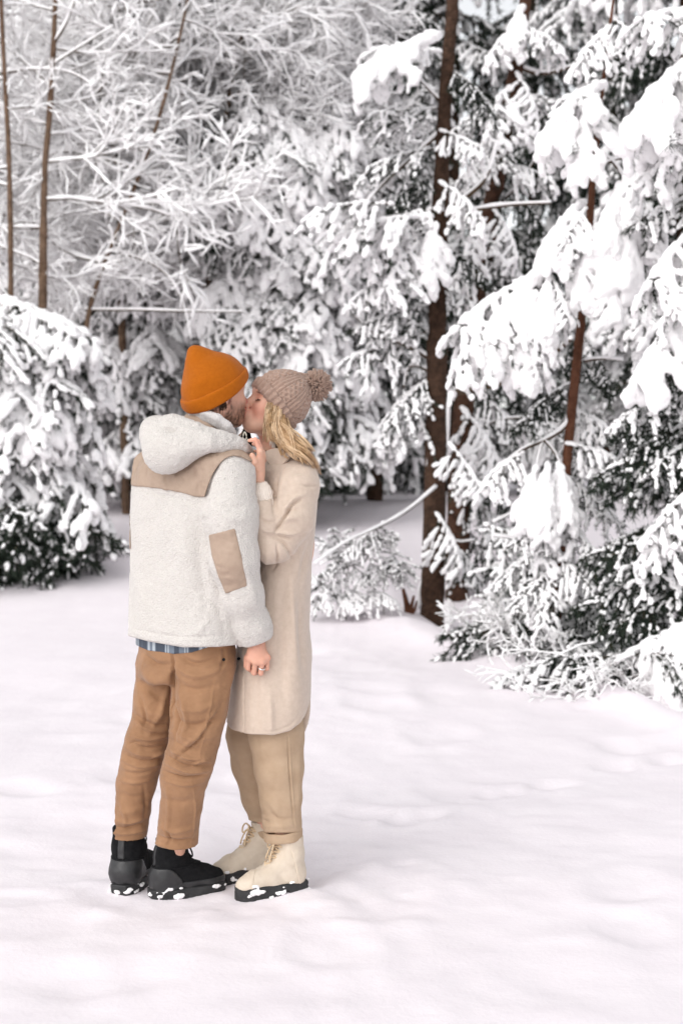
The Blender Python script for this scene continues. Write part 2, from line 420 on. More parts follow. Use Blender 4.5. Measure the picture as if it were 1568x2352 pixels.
# ================================================================== ground
_pr = np.random.default_rng(9)
PRINTS = [(_pr.uniform(-2.2, 2.6), _pr.uniform(5.6, 11.5), _pr.uniform(0.09, 0.2), _pr.uniform(0, 3.1), _pr.uniform(0.008, 0.022)) for _ in range(40)]
PRINTS += [(0.35+0.33*i+_pr.normal(0, 0.05), 5.9+0.30*i+0.14*(i % 2), 0.085, 0.75, 0.026) for i in range(8)]
PRINTS += [(_pr.uniform(-1.4, 1.6), _pr.uniform(3.3, 5.6), _pr.uniform(0.08, 0.16), _pr.uniform(0, 3.1), _pr.uniform(0.006, 0.014)) for _ in range(18)]
def ground_h(X, Y):
    P = np.stack([X, Y, np.zeros_like(X)], -1)
    far = np.clip((Y-11)/9, 0, 1); far = far*far*(3-2*far)
    h = 0.86*far
    h = h + 0.045*noise(P, 0.45)*np.clip((np.abs(Y-4.86)-0.5)/3, 0, 1) + 0.011*noise(P*np.array((0.8, 1.3, 1)), 1.5, 3) + 0.008*noise(P, 5) + 0.004*noise(P, 14)
    # the bank ends in front of the trees on the right; a hollow behind it
    ex = np.interp(X, [-6, -0.9, 0.9, 1.4, 2.0, 4.0], [30, 16.2, 11.8, 10.6, 8.3, 6.5])
    dip = np.clip((Y-ex)/1.6, 0, 1)*np.clip((ex+7-Y)/4, 0, 1)*np.clip((X-0.3)/0.8, 0, 1)
    h = h - 0.26*dip*dip*(3-2*dip)
    bank = np.exp(-((Y-ex+0.4)/0.6)**2)*np.clip((X+0.2)/0.8, 0, 1); h = h + 0.07*bank
    h = h + 0.12*np.exp(-(((X+3.6)/1.5)**2+((Y-14.8)/1.4)**2))
    near = np.exp(-(((X+0.36)/0.6)**4+((Y-4.86)/0.45)**4)); h = h*(1-near)
    # scuffs and sunken prints
    for fx, fy, fr, fa, dp in PRINTS:
        u, v = (X-fx)*math.cos(fa)+(Y-fy)*math.sin(fa), -(X-fx)*math.sin(fa)+(Y-fy)*math.cos(fa)
        q = (u/(fr*1.6))**2+(v/fr)**2; h = h - dp*np.exp(-q*q) + 0.3*dp*np.exp(-((q-1.9)/0.8)**2)
    tr = np.exp(-(((X+0.36)/0.75)**4+((Y-4.86)/0.5)**4)); h = h + tr*0.010*(noise(P, 9, 2)+0.5*noise(P, 22, 5))
    return h
def axis(c, near, n, far):
    t = np.linspace(-1, 1, n); k = 6.6
    s = np.sinh(k*t)/np.sinh(k); return c+s*far
gx = axis(0.0, 0, 331, 220.0); gy = axis(5.2, 0, 391, 260.0)
X, Y = np.meshgrid(gx, gy, indexing='ij'); Z = ground_h(X, Y)
V = np.stack([X, Y, Z], -1).reshape(-1, 3); ny_ = len(gy)
i, j = np.meshgrid(np.arange(len(gx)-1), np.arange(ny_-1), indexing='ij'); a = (i*ny_+j).ravel()
structure(obj('ground', V, np.stack([a, a+ny_, a+ny_+1, a+1], 1), M['snow']))
# ================================================================== snow-laden trees
TR = np.random.default_rng(41)
def twig_paths(r, L, W, n, droop, hang, rise=0.05, sub=2):
    t = np.linspace(0, 1, 9); wob = r.normal(0, 0.02, 3)
    main = np.stack([L*t, wob[0]*np.sin(3*t)*L, L*(rise*t-droop*t**2)], 1); out = [(main, 1.0)]
    for i in range(n):
        a = 0.12+0.85*i/(n-1); sd = 1 if i % 2 else -1
        p0 = np.array([np.interp(a, t, main[:, k]) for k in range(3)])
        ln = W*(0.35+0.65*(1-a)**0.7)*r.uniform(0.7, 1.2)*(0.6+0.4*min(1, a*4)); an = r.uniform(0.6, 1.05)
        d = np.array((math.cos(an), sd*math.sin(an), -0.05)); s = np.linspace(0, 1, 6)
        hg = hang*r.uniform(0.5, 1.4)
        p = p0+ln*(s[:, None]*d)+np.stack([0*s, 0*s, -hg*ln*s**2], 1); out.append((p, 0.7))
        for j in range(sub):
            b = r.uniform(0.3, 0.95); q0 = np.array([np.interp(b, s, p[:, k]) for k in range(3)])
            l2 = ln*r.uniform(0.3, 0.55); d2 = nrm((math.cos(an)+r.normal(0, 0.5), sd*math.sin(an)*0.4+r.normal(0, 0.5), -0.25-hang*r.uniform(0.2, 1.2)))
            s2 = np.linspace(0, 1, 5); out.append((q0+l2*s2[:, None]*d2+np.stack([0*s2, 0*s2, -0.25*hang*l2*s2**2], 1), 0.5))
    return out
def resample(p, step):
    d = np.r_[0, np.cumsum(np.linalg.norm(np.diff(p, axis=0), axis=1))]; n = max(2, int(d[-1]/step)+1)
    u = np.linspace(0, d[-1], n); return np.stack([np.interp(u, d, p[:, k]) for k in range(3)], 1)
def needle_tris(r, paths, per_m, ln, wd, down=0.25, start=0.12):
    T = []
    for p, w in paths:
        q = resample(p, 0.02); L = 0.02*len(q); k = max(3, int(per_m*L))
        q = q[int(len(q)*start):]
        if len(q) < 2: continue
        i = r.integers(0, len(q)-1, k); base = q[i]+r.normal(0, 0.004, (k, 3))
        tn = q[i+1]-q[i]; tn /= np.linalg.norm(tn, axis=1, keepdims=True)+1e-9
        d = 0.75*tn+r.normal(0, 0.62, (k, 3)); d[:, 2] -= down; d /= np.linalg.norm(d, axis=1, keepdims=True)
        s = np.cross(d, r.normal(0, 1, (k, 3))); s /= np.linalg.norm(s, axis=1, keepdims=True)+1e-9
        l = ln*r.uniform(0.6, 1.25, (k, 1)); h = wd*r.uniform(0.6, 1.2, (k, 1))
        T.append(np.stack([base-s*h/2, base+s*h/2, base+d*l], 1))
    return np.concatenate(T)
def snow_mesh(r, paths, rad, keep, vox, k, sag=0.3, tipfat=0.0, lift=0.55):
    blobs = []
    for p, w in paths:
        q = resample(p, rad*0.9); n = len(q)
        on = True
        for i, c in enumerate(q):
            if r.random() < 0.45: on = r.random() < keep
            if not on: continue
            u = i/max(1, n-1)
            rr = rad*(0.55+0.45*w)*r.uniform(0.65, 1.2)*(1+tipfat*u)
            tn = nrm(q[min(i+1, n-1)]-q[max(i-1, 0)])
            blobs.append((c+np.array((0, 0, rr*lift)), tn, rr))
    lo = np.min([b[0]-2*b[2] for b in blobs], 0); hi = np.max([b[0]+2*b[2] for b in blobs], 0)
    g = Grid(lo, hi, vox)
    for c, tn, rr in blobs:
        sd = nrm(np.cross(tn, (0.01, 0.02, 1))); up = np.cross(sd, tn)
        g.op(ell(c, (rr*1.35, rr*1.05, rr*0.85), np.array((tn, sd, up))), k)
    g.disp(lambda P: rad*0.40*noise(P, 0.5/rad)+rad*0.24*noise(P, 1.15/rad)+rad*0.14*noise(P, 2.3/rad), 0.06)
    return g.mesh()
BOUGH = {}
def make_bough(kind, seed):
    r = np.random.default_rng(seed)
    b = MB()
    if kind == 'heavy':      # wide pillows on a drooping bough
        paths = twig_paths(r, 1.0, 0.52, 12, r.uniform(0.25, 0.45), 0.85, 0.10, 2)
        VF = snow_mesh(r, paths, 0.058, 0.86, 0.0160, 0.032, tipfat=0.35)
        nd = needle_tris(r, paths, 330, 0.10, 0.010, 0.15)
    elif kind == 'clump':    # snow fingers with dark needles between
        paths = twig_paths(r, 1.0, 0.58, 15, r.uniform(0.15, 0.35), 0.9, 0.08, 3)
        VF = snow_mesh(r, paths, 0.030, 0.62, 0.0120, 0.014, tipfat=0.5)
        nd = needle_tris(r, paths, 190, 0.075, 0.010, 0.35)
    elif kind == 'light':
        paths = twig_paths(r, 1.0, 0.60, 16, r.uniform(0.05, 0.3), 0.6, 0.05, 3)
        VF = snow_mesh(r, paths, 0.021, 0.52, 0.0105, 0.009, tipfat=0.4)
        nd = needle_tris(r, paths, 200, 0.070, 0.009, 0.2)
    elif kind == 'dark':     # sheltered: mostly needles
        paths = twig_paths(r, 1.0, 0.60, 15, r.uniform(0.1, 0.35), 0.7, 0.05, 3)
        VF = snow_mesh(r, paths, 0.019, 0.26, 0.0105, 0.008)
        nd = needle_tris(r, paths, 260, 0.080, 0.011, 0.3)
    for p, w in paths: b.tube(p, np.linspace(0.011, 0.003, len(p))*w*(1.0 if w == 1 else 0.7), 4, 0)
    b.tris(nd, 1)
    me = b.data('bough_'+kind, [M['twig'], M['needle']], smooth=False)
    sm = mesh_data('bough_snow_'+kind, VF[0], VF[1], M['bough_snow'])
    return me, sm
def make_spray(seed):
    """bare deciduous branch: thin twigs, each with a line of snow along its top"""
    r = np.random.default_rng(seed); wood, snow = MB(), MB()
    def grow(p, d, L, rad, lvl):
        n = 6; P = [p]
        for i in range(n):
            d = nrm(d+r.normal(0, 0.11, 3)+np.array((0, 0, -0.03 if lvl else 0.02))); P.append(P[-1]+d*L/n)
        P = np.array(P); wood.tube(P, np.linspace(rad, rad*0.45, len(P)), 4)
        if abs(nrm(P[-1]-P[0])[2]) < 0.93:
            sr = 0.0085+rad*0.9; q = resample(P, 0.05); q[:, 2] += sr*0.75+rad*0.3
            snow.tube(q, sr*np.clip(1+r.normal(0, 0.22, len(q)), 0.4, 1.6)*np.sin(np.linspace(0.25, np.pi-0.35, len(q)))**0.35*np.linspace(1.1, 0.6, len(q)), 5, 0, 1.15)
        if lvl < 3:
            for k in range((9, 6, 2)[lvl]):
                a = r.uniform(0.2, 0.95)*n; i = int(a); q = P[i]+(P[min(i+1, n)]-P[i])*(a-i)
                dd = nrm(P[min(i+1, n)]-P[i]); sdv = nrm(np.cross(dd, r.normal(0, 1, 3)))
                grow(q, nrm(dd*r.uniform(0.5, 0.9)+sdv*r.uniform(0.5, 0.9)), L*r.uniform(0.34, 0.66), rad*0.55, lvl+1)
    grow(np.zeros(3), np.array((1.0, 0, 0.05)), 1.0, 0.0075, 0)
    return wood.data('spray', M['twig'], smooth=False), snow.data('spray_snow', M['twig_snow'])
for kd, n in (('heavy', 5), ('clump', 6), ('light', 6), ('dark', 4)): BOUGH[kd] = [make_bough(kd, 100+17*i+len(kd)) for i in range(n)]
BOUGH['spray'] = [make_spray(300+i) for i in range(7)]
n_bough = 0
def frame_of(x_axis, roll=0.0):
    x = Vector(x_axis).normalized(); y = Vector((0, 0, 1)).cross(x)
    y = Vector((0, 1, 0)) if y.length < 1e-3 else y.normalized(); z = x.cross(y)
    return Matrix((x, y, z)).transposed().to_4x4() @ Matrix.Rotation(roll, 4, 'X')
def in_view(p, mx=260, my=260):
    a, b = topx(np.asarray(p)); return -mx < a < 1568+mx and -my < b < 2352+my and p[1] > 2
def add_bough(tree, kind, root, d, scale, roll=0.0, wide=1.0, variant=None):
    global n_bough
    lst = BOUGH[kind]; me, sm = lst[TR.integers(len(lst)) if variant is None else variant % len(lst)]
    o = bpy.data.objects.new('branch' if kind == 'spray' else 'bough', me); COL.objects.link(o); o.parent = tree
    m = frame_of(d, roll); m = m @ Matrix.Diagonal((scale, scale*wide, scale, 1))
    m.translation = Vector(root)-tree.location; o.matrix_local = m
    s = bpy.data.objects.new('snow', sm); COL.objects.link(s); s.parent = o; s['kind'] = 'stuff'
    n_bough += 1
    return o
def trunk(tree, pts, rad, m, sides=12, snow_side=None, seed=0):
    P = chaikin(np.array(pts), 2, False); r = np.interp(np.linspace(0, 1, len(P)), np.linspace(0, 1, len(rad)), rad)
    q = resample(P, 0.12); rr = np.interp(np.linspace(0, 1, len(q)), np.linspace(0, 1, len(r)), r)
    rr = rr*(1+0.05*np.random.default_rng(seed).normal(0, 1, len(rr)))
    b = MB(); b.tube(q, rr, sides)
    me = b.data('trunk', M[m]); me.transform(Matrix.Translation(-tree.location)); link('trunk', me, tree)
    return P
def limb(tree, pts, r0, r1, m='twig', snow=True, name='limb', thin=1.0):
    P = chaikin(np.array(pts), 2, False); q = resample(P, 0.06); b = MB()
    b.tube(q, np.linspace(r0, r1, len(q)), 7); me = b.data(name, M[m]); me.transform(Matrix.Translation(-tree.location)); o = link(name, me, tree)
    if snow:
        b = MB(); rs = np.linspace(r0, r1, len(q)); s = q.copy(); w = thin*(0.6*rs+0.009)*np.clip(1+0.3*noise(q, 5), 0.3, 1.6); s[:, 2] += rs*0.55+w*0.4
        b.tube(s, w, 6); me = b.data('snow', M['bough_snow']); me.transform(Matrix.Translation(-tree.location)); link('snow', me, o)
    return o
M['bark_brown'] = mat('brown_bark', (0.034, 0.018, 0.012), (0.10, 0.05, 0.032), 14, 0.95, [('noise', 20, 0.9, 0.03), ('voronoi', 30, 0.7, 0.02)], spec=0.15)
def gz(x, y): return float(ground_h(np.array([x]), np.array([y]))[0])
def conifer(label, x, y, height, crown0, width, n, kinds, tr=0.12, bark='bark', scale=1.0, lean=0.0, droop=0.25, seed=0, group=None, front=2.3, name='spruce_tree', top=0.25):
    r = np.random.default_rng(seed+900); z0 = gz(x, y)
    t = thing(name, label, 'tree', (x, y, z0), group)
    trunk(t, [(x, y, z0-0.15), (x+lean*0.4, y, z0+height*0.5), (x+lean, y, z0+height)], [tr, tr*0.7, tr*0.2], bark, seed=seed)
    for i in range(n):
        u = (i+r.random())/n; h = crown0+(height-crown0)*u**0.95
        w = width*((1-u)*(1-top)+top)*r.uniform(0.75, 1.15)
        az = -math.pi/2+r.uniform(-front, front)
        px_ = np.array((x+lean*h/height, y, z0+h))
        d = np.array((math.cos(az), math.sin(az), 0.15-droop-r.uniform(0, 0.25)))
        tip = px_+nrm(d)*w
        if not (in_view(tip) or in_view(px_)): continue
        # two boughs along a long limb, so that the crown is filled to its core
        kd = r.choice([k for k, _ in kinds], p=np.array([p for _, p in kinds])/sum(p for _, p in kinds))
        add_bough(t, kd, px_+nrm(d)*max(0, w-1.0*scale)*r.uniform(0.6, 1), d, scale*r.uniform(0.8, 1.15), r.normal(0, 0.25))
    return t
def slim_tree(label, pts, rad, bark, sprays, seed, spread=1.0, scale=1.0, group=None, name='bare_tree', up=0.35, low=0.42, back_side=False):
    r = np.random.default_rng(seed); base = pts[0]; z0 = gz(base[0], base[1])
    t = thing(name, label, 'tree', (base[0], base[1], z0), group)
    P = trunk(t, [(base[0], base[1], z0-0.1)]+[p for p in pts[1:]], rad, bark, 8, seed=seed)
    q = resample(P, 0.1)
    for i in range(sprays):
        p = q[min(len(q)-1, int(len(q)*(low+(1-low)*(i+r.random())/sprays)))]; az = r.uniform(-0.25, math.pi+0.25) if back_side else r.uniform(0, 2*math.pi)
        d = np.array((math.cos(az), math.sin(az)*0.7, r.uniform(-0.1, up*2)))
        if in_view(p): add_bough(t, 'spray', p, d, scale*r.uniform(0.8, 1.5), r.uniform(-0.6, 0.6))
    return t
mix = lambda h=0, c=0, l=0, d=0: [('heavy', h), ('clump', c), ('light', l), ('dark', d)]

# ---- the two tall pines right of the couple
YA = 13.2
zA = lambda px, py, Y=YA: at(px, py, Y)
x0 = zA(990, 1425)[0]
pineA = thing('pine_tree', 'tall dark-barked pine, nearest trunk right of the couple', 'tree', (x0, YA, gz(x0, YA)))
PA = trunk(pineA, [(x0, YA, gz(x0, YA)-0.2)]+[zA(*p) for p in ((996, 1250), (1000, 1000), (1004, 740), (1010, 480), (1022, 200), (1036, 60), (1045, -120))], [0.118, 0.106, 0.100, 0.094, 0.085, 0.07, 0.058, 0.048], 'bark', 14, seed=1)
YB = 14.6
x0 = at(1048, 1350, YB)[0]
pineB = thing('pine_tree', 'leaning pine with reddish upper trunk, just behind the tall dark pine', 'tree', (x0, YB, gz(x0, YB)))
trunk(pineB, [(x0, YB, gz(x0, YB)-0.2)]+[at(*p, YB) for p in ((1052, 1200), (1064, 900), (1094, 680), (1130, 470), (1160, 280), (1196, 100), (1215, -100))], [0.125, 0.12, 0.11, 0.10, 0.095, 0.085, 0.07, 0.05], 'bark_brown', 12, seed=2)
for tr_, pl, Y in ((pineB, [(1030, 880), (1029, 980), (1027, 1090)], YB-0.05), (pineA, [(985, 1000), (984, 1080)], YA-0.04), (pineA, [(1022, 560), (1026, 640)], YA-0.05)):
    b = MB(); q = resample(np.array([at(x, y, Y) for x, y in pl]), 0.05); b.tube(q, 0.018*np.clip(1+0.9*noise(q, 7, 3), 0.2, 2), 6)
    me = b.data('bark_snow', M['bough_snow']); me.transform(Matrix.Translation(-tr_.location)); link('bark_snow', me, tr_)['kind'] = 'stuff'
def limbs(tree, Y, rows):
    for pl, r0, r1 in rows: limb(tree, [at(p[0], p[1], Y+(p[2] if len(p) > 2 else 0)) for p in pl], r0, r1)
limbs(pineA, YA, [([(1035, 902), (1120, 888), (1210, 862), (1270, 815), (1310, 780, -1)], 0.035, 0.016), ([(1008, 492), (1070, 455), (1120, 408), (1140, 330)], 0.03, 0.015),
    ([(1012, 500), (1090, 482), (1170, 470), (1265, 466)], 0.022, 0.009), ([(1000, 1120, -0.2), (930, 1180, -0.6), (850, 1220, -0.9), (790, 1245, -1.1), (722, 1296, -1.3)], 0.014, 0.005),
    ([(995, 830), (930, 790), (860, 770), (790, 700)], 0.022, 0.008), ([(1005, 620), (960, 560), (930, 500)], 0.018, 0.008), ([(1015, 300), (960, 350), (880, 420), (830, 480)], 0.022, 0.008),
    ([(1000, 860), (940, 830), (925, 880), (930, 950)], 0.016, 0.007), ([(1000, 1200), (1040, 1250), (1090, 1240)], 0.014, 0.006), ([(992, 1300), (960, 1350), (962, 1400)], 0.012, 0.006),
    ([(1005, 500), (960, 490), (900, 500), (830, 520)], 0.016, 0.006), ([(1018, 240), (960, 180), (920, 130)], 0.016, 0.006)])
limbs(pineB, YB, [([(1180, 150), (1240, 175), (1320, 150), (1400, 130)], 0.022, 0.01), ([(1130, 480), (1200, 420), (1260, 300)], 0.02, 0.008), ([(1060, 900), (1110, 1000), (1160, 1080)], 0.014, 0.006),
    ([(1160, 300), (1100, 230), (1060, 180)], 0.018, 0.008), ([(1060, 1000), (1150, 960), (1230, 960), (1300, 900)], 0.016, 0.007)])
def feature(tree, rows, Y):
    """boughs seen one by one: (kind, root px, root py, tip px, tip py, depth shift, width)"""
    for kd, rx, ry, tx, ty, dd, wide in rows:
        a, b = at(rx, ry, Y+0.05+dd), at(tx, ty, Y-0.15+dd); d = b-a; L = np.linalg.norm(d)
        add_bough(tree, kd, a, d+np.array((0, 0, 0.22*L)), L/1.02, TR.normal(0, 0.15), wide)
feature(pineA, [('clump', 1010, 120, 860, 140, -0.2, 1.2), ('heavy', 1000, 90, 830, 190, -0.5, 1.0), ('clump', 1000, 480, 900, 520, -0.3, 1.2), ('clump', 960, 520, 860, 600, -0.2, 1.2), ('clump', 940, 620, 820, 690, -0.1, 1.2), ('light', 960, 700, 860, 800, 0.2, 1.2), ('heavy', 1000, 520, 980, 650, -0.5, .9), ('clump', 960, 560, 885, 680, -0.5, .8),
    ('clump', 990, 500, 780, 560, -0.5, 1.1), ('clump', 900, 470, 730, 500, -0.6, 1.1), ('light', 1010, 640, 860, 640, 0, 1.2), ('light', 1000, 700, 840, 760, 0, 1.2), ('light', 1020, 250, 860, 300, 0, 1.3), ('light', 1015, 340, 850, 400, 0, 1.3),
    ('dark', 1010, 400, 900, 470, 0.1, 1.2), ('clump', 1010, 300, 1100, 360, -0.2, 1.0), ('dark', 1010, 560, 1110, 640, 0, 1.2), ('light', 1005, 660, 1100, 720, 0, 1.2), ('clump', 1010, 420, 1110, 520, -0.3, 1.0), ('dark', 1030, 160, 1130, 240, 0, 1.2),
    ('light', 880, 1200, 800, 1290, -0.7, 0.8), ('clump', 1000, 1180, 1060, 1300, -0.3, 1.0), ('light', 1000, 860, 900, 960, 0, 1.2), ('light', 1010, 920, 880, 1040, 0.3, 1.2),
    ('clump', 1030, 1020, 1100, 1140, -0.5, 1.0), ('light', 1010, 1220, 1100, 1340, 0, 1.0), ('light', 990, 760, 820, 860, 0.2, 1.1)], YA)
feature(pineB, [('clump', 1190, 60, 1120, 130, -0.2, 1.1), ('heavy', 1200, 20, 1170, 110, -0.3, 1.0), ('clump', 1190, 60, 1290, 120, -0.3, 1.1), ('light', 1170, 220, 1290, 240, 0, 1.2), ('light', 1160, 260, 1060, 290, 0, 1.2), ('clump', 1150, 360, 1060, 410, -0.3, 1.2),
    ('clump', 1150, 380, 1260, 420, -0.2, 1.2), ('clump', 1185, 170, 1240, 300, -0.3, 1.1), ('clump', 1170, 200, 1110, 320, -0.4, 1.1), ('light', 1160, 300, 1090, 420, -0.4, 1.1), ('clump', 1130, 480, 1190, 590, -0.4, 1.1), ('clump', 1120, 500, 1060, 600, -0.5, 1.0), ('dark', 1140, 420, 1250, 520, 0.1, 1.2), ('light', 1110, 560, 1200, 640, 0, 1.2), ('clump', 1100, 600, 1010, 680, -0.2, 1.0), ('light', 1090, 680, 1180, 760, 0.2, 1.2), ('dark', 1075, 800, 1180, 900, 0.3, 1.2),
    ('light', 1065, 880, 1180, 1000, 0.1, 1.1), ('clump', 1060, 940, 1150, 1090, -0.4, 1.0), ('dark', 1060, 1060, 1180, 1180, 0.2, 1.2), ('light', 1050, 1120, 1170, 1260, 0.1, 1.2), ('dark', 1050, 1200, 1150, 1320, 0.2, 1.2), ('light', 1180, 960, 1280, 1000, 0, 1.1)], YB)

# ---- slender red-barked tree and its neighbours on the right
YR = 10.4
x0 = at(1268, 1420, YR)[0]
treeC = thing('young_pine', 'slender red-barked young tree carrying big snow pillows, right of the tall pines', 'tree', (x0, YR, gz(x0, YR)))
trunk(treeC, [(x0, YR, gz(x0, YR)-0.2)]+[at(*p, YR) for p in ((1285, 1250), (1302, 1050), (1316, 900), (1334, 740), (1350, 560), (1362, 380), (1380, 220), (1398, 80), (1412, -40))], [0.042, 0.040, 0.037, 0.036, 0.034, 0.031, 0.028, 0.022, 0.014, 0.007], 'bark_red', 10, seed=3)
limbs(treeC, YR, [([(1310, 960), (1290, 990), (1245, 1015), (1200, 1030), (1165, 1060)], 0.016, 0.010), ([(1245, 1015), (1235, 1050), (1230, 1090)], 0.011, 0.008), ([(1250, 1012), (1275, 1040), (1290, 1075), (1310, 1100)], 0.011, 0.007),
    ([(1370, 350), (1400, 365), (1425, 395), (1440, 425)], 0.013, 0.010), ([(1375, 380), (1430, 360), (1490, 345), (1540, 330)], 0.011, 0.006), ([(1345, 620), (1300, 612), (1250, 628), (1215, 660)], 0.012, 0.009),
    ([(1340, 830), (1380, 822), (1430, 828)], 0.012, 0.007), ([(1300, 1080), (1220, 1160), (1130, 1200)], 0.011, 0.005), ([(1280, 1280), (1200, 1240), (1130, 1230)], 0.012, 0.006), ([(1350, 640), (1375, 605), (1400, 612)], 0.010, 0.006)])
feature(treeC, [('heavy', 1385, 200, 1240, 320, -0.2, 1.1), ('heavy', 1370, 230, 1310, 380, -0.4, 0.9), ('clump', 1390, 200, 1300, 230, 0.0, 1.0), ('heavy', 1440, 415, 1450, 640, -0.5, 1.0), ('clump', 1430, 420, 1530, 560, -0.4, 1.0), ('heavy', 1420, 430, 1400, 560, -0.5, 0.8),
    ('heavy', 1340, 470, 1240, 590, -0.3, 1.0), ('clump', 1345, 480, 1290, 570, -0.4, 1.0), ('heavy', 1350, 560, 1330, 680, -0.4, 0.8), ('clump', 1250, 620, 1060, 790, -0.3, 0.9), ('heavy', 1240, 640, 1100, 800, -0.4, 0.85), ('clump', 1200, 690, 1050, 850, -0.4, 0.9), ('heavy', 1230, 680, 1170, 850, -0.45, 0.8), ('clump', 1240, 690, 1230, 850, -0.5, 0.9), ('clump', 1260, 630, 1300, 740, -0.4, 0.9), ('heavy', 1255, 640, 1270, 760, -0.45, 0.7),
    ('heavy', 1370, 610, 1420, 730, -0.4, 0.9), ('clump', 1380, 620, 1480, 780, -0.3, 1.0), ('clump', 1200, 1040, 1130, 1120, -0.3, 1.1), ('heavy', 1230, 1080, 1210, 1200, -0.4, 0.9), ('heavy', 1280, 1070, 1310, 1200, -0.4, 0.9), ('heavy', 1255, 1070, 1260, 1220, -0.5, 0.7),
    ('clump', 1310, 940, 1420, 1010, 0.2, 1.0), ('clump', 1300, 1020, 1440, 1080, -0.1, 1.1), ('light', 1300, 1100, 1400, 1200, 0.1, 1.1), ('clump', 1290, 1150, 1240, 1290, -0.2, 1.0), ('clump', 1285, 1200, 1380, 1300, -0.3, 1.0), ('light', 1285, 1240, 1160, 1330, 0.1, 1.2),
    ('clump', 1280, 1280, 1360, 1360, -0.4, 1.0), ('light', 1275, 1300, 1200, 1390, -0.3, 1.1), ('clump', 1275, 1320, 1250, 1440, -0.4, 1.0), ('dark', 1275, 1340, 1360, 1440, -0.2, 1.2), ('light', 1280, 1180, 1200, 1260, -0.3, 1.0), ('dark', 1310, 880, 1200, 960, 0.3, 1.2), ('dark', 1330, 760, 1400, 880, 0.3, 1.2), ('dark', 1310, 960, 1400, 1120, 0.5, 1.2), ('clump', 1400, 60, 1330, 150, 0, 1.0), ('clump', 1400, 40, 1470, 120, 0, 1.0)], YR)
YD = 9.2
x0 = at(1690, 1560, YD)[0]
treeD = thing('young_pine', 'snow-bowed tree reaching in from the right edge of the picture', 'tree', (x0, YD, gz(x0, YD)))
trunk(treeD, [(x0, YD, gz(x0, YD)-0.2), at(1680, 1100, YD), at(1675, 600, YD), at(1670, 100, YD), at(1668, -200, YD)], [0.07, 0.06, 0.05, 0.03, 0.02], 'bark_red', 10, seed=4)
feature(treeD, [('heavy', 1640, 130, 1440, 290, 0, 1.1), ('clump', 1640, 90, 1500, 240, 0.1, 1.0), ('clump', 1600, 150, 1530, 360, -0.1, 1.0), ('clump', 1640, 20, 1470, 80, 0.2, 1.2), ('clump', 1640, 330, 1480, 400, 0.3, 1.2), ('clump', 1640, 480, 1500, 680, 0, 1.0), ('clump', 1640, 590, 1530, 720, -0.1, 1.0),
    ('heavy', 1620, 680, 1480, 880, 0, 0.9), ('dark', 1640, 760, 1500, 860, 0.3, 1.2), ('light', 1640, 880, 1440, 960, 0.4, 1.2), ('dark', 1640, 960, 1420, 1060, 0.4, 1.2), ('clump', 1640, 1090, 1510, 1220, 0, 0.9), ('dark', 1560, 950, 1420, 1000, 0.5, 1.2), ('dark', 1560, 1050, 1400, 1120, 0.7, 1.2), ('dark', 1560, 1200, 1380, 1260, 0.7, 1.2), ('dark', 1560, 1300, 1370, 1380, 0.6, 1.2), ('dark', 1560, 1380, 1400, 1440, 0.5, 1.2), ('clump', 1640, 1140, 1490, 1260, 0.1, 1.0),
    ('dark', 1640, 1180, 1420, 1280, 0.5, 1.2), ('light', 1640, 1280, 1430, 1360, 0.4, 1.2), ('dark', 1640, 1330, 1440, 1430, 0.3, 1.2), ('heavy', 1640, 1390, 1500, 1560, -0.2, 1.0), ('heavy', 1620, 1420, 1530, 1600, -0.3, 0.9), ('clump', 1620, 1420, 1470, 1530, -0.1, 1.0), ('dark', 1640, 1450, 1430, 1500, 0.3, 1.2), ('dark', 1640, 1050, 1450, 1150, 0.6, 1.2), ('light', 1640, 1000, 1500, 1080, 0.2, 1.0), ('light', 1640, 430, 1490, 520, 0.5, 1.2)], YD)
# brushwood at the edge of the snow bank
brush = thing('brushwood', 'low tangle of snow-covered branches along the snow bank on the right', 'brushwood', (at(1250, 1500, 9.6)[0], 9.6, gz(at(1250, 1500, 9.6)[0], 9.6)))
rb = np.random.default_rng(77)
for i in range(64):
    u = rb.random(); px = 1045+u*430; edge = np.interp(px, [960, 1160, 1330, 1480], [1462, 1506, 1555, 1606])
    Y = CAM_Z*1.0/(max(60, edge-1040)/FPX)+rb.uniform(-0.15, 1.3); p = at(px, edge, Y); p[2] = gz(p[0], Y)+rb.uniform(0.02, 0.35)
    az = rb.uniform(-2.9, -0.2) if px > 1220 else rb.uniform(-1.5, -0.1); d = np.array((math.cos(az)*1.2, math.sin(az)*0.5, rb.uniform(-0.25, 0.25)))
    add_bough(brush, rb.choice(['spray', 'light', 'spray', 'dark', 'light']), p, d, rb.uniform(0.4, 0.8), rb.normal(0, 0.3))
under = thing('undergrowth', 'dark sheltered undergrowth with little snow behind the brushwood on the right', 'undergrowth', (at(1300, 1450, 11.6)[0], 11.6, gz(at(1300, 1450, 11.6)[0], 11.6)))
for i in range(34):
    px = rb.uniform(1090, 1540); Y = rb.uniform(11.0, 12.6); p = at(px, 1400, Y); p[2] = gz(p[0], Y)+rb.uniform(0.1, 1.05); az = rb.uniform(-3.0, -0.1) if px > 1260 else rb.uniform(-1.4, 0.0)
    add_bough(under, rb.choice(['dark', 'dark', 'light']), p, np.array((math.cos(az)*1.2, math.sin(az)*0.6, rb.uniform(-0.25, 0.15))), rb.uniform(0.55, 0.85), rb.normal(0, 0.3))
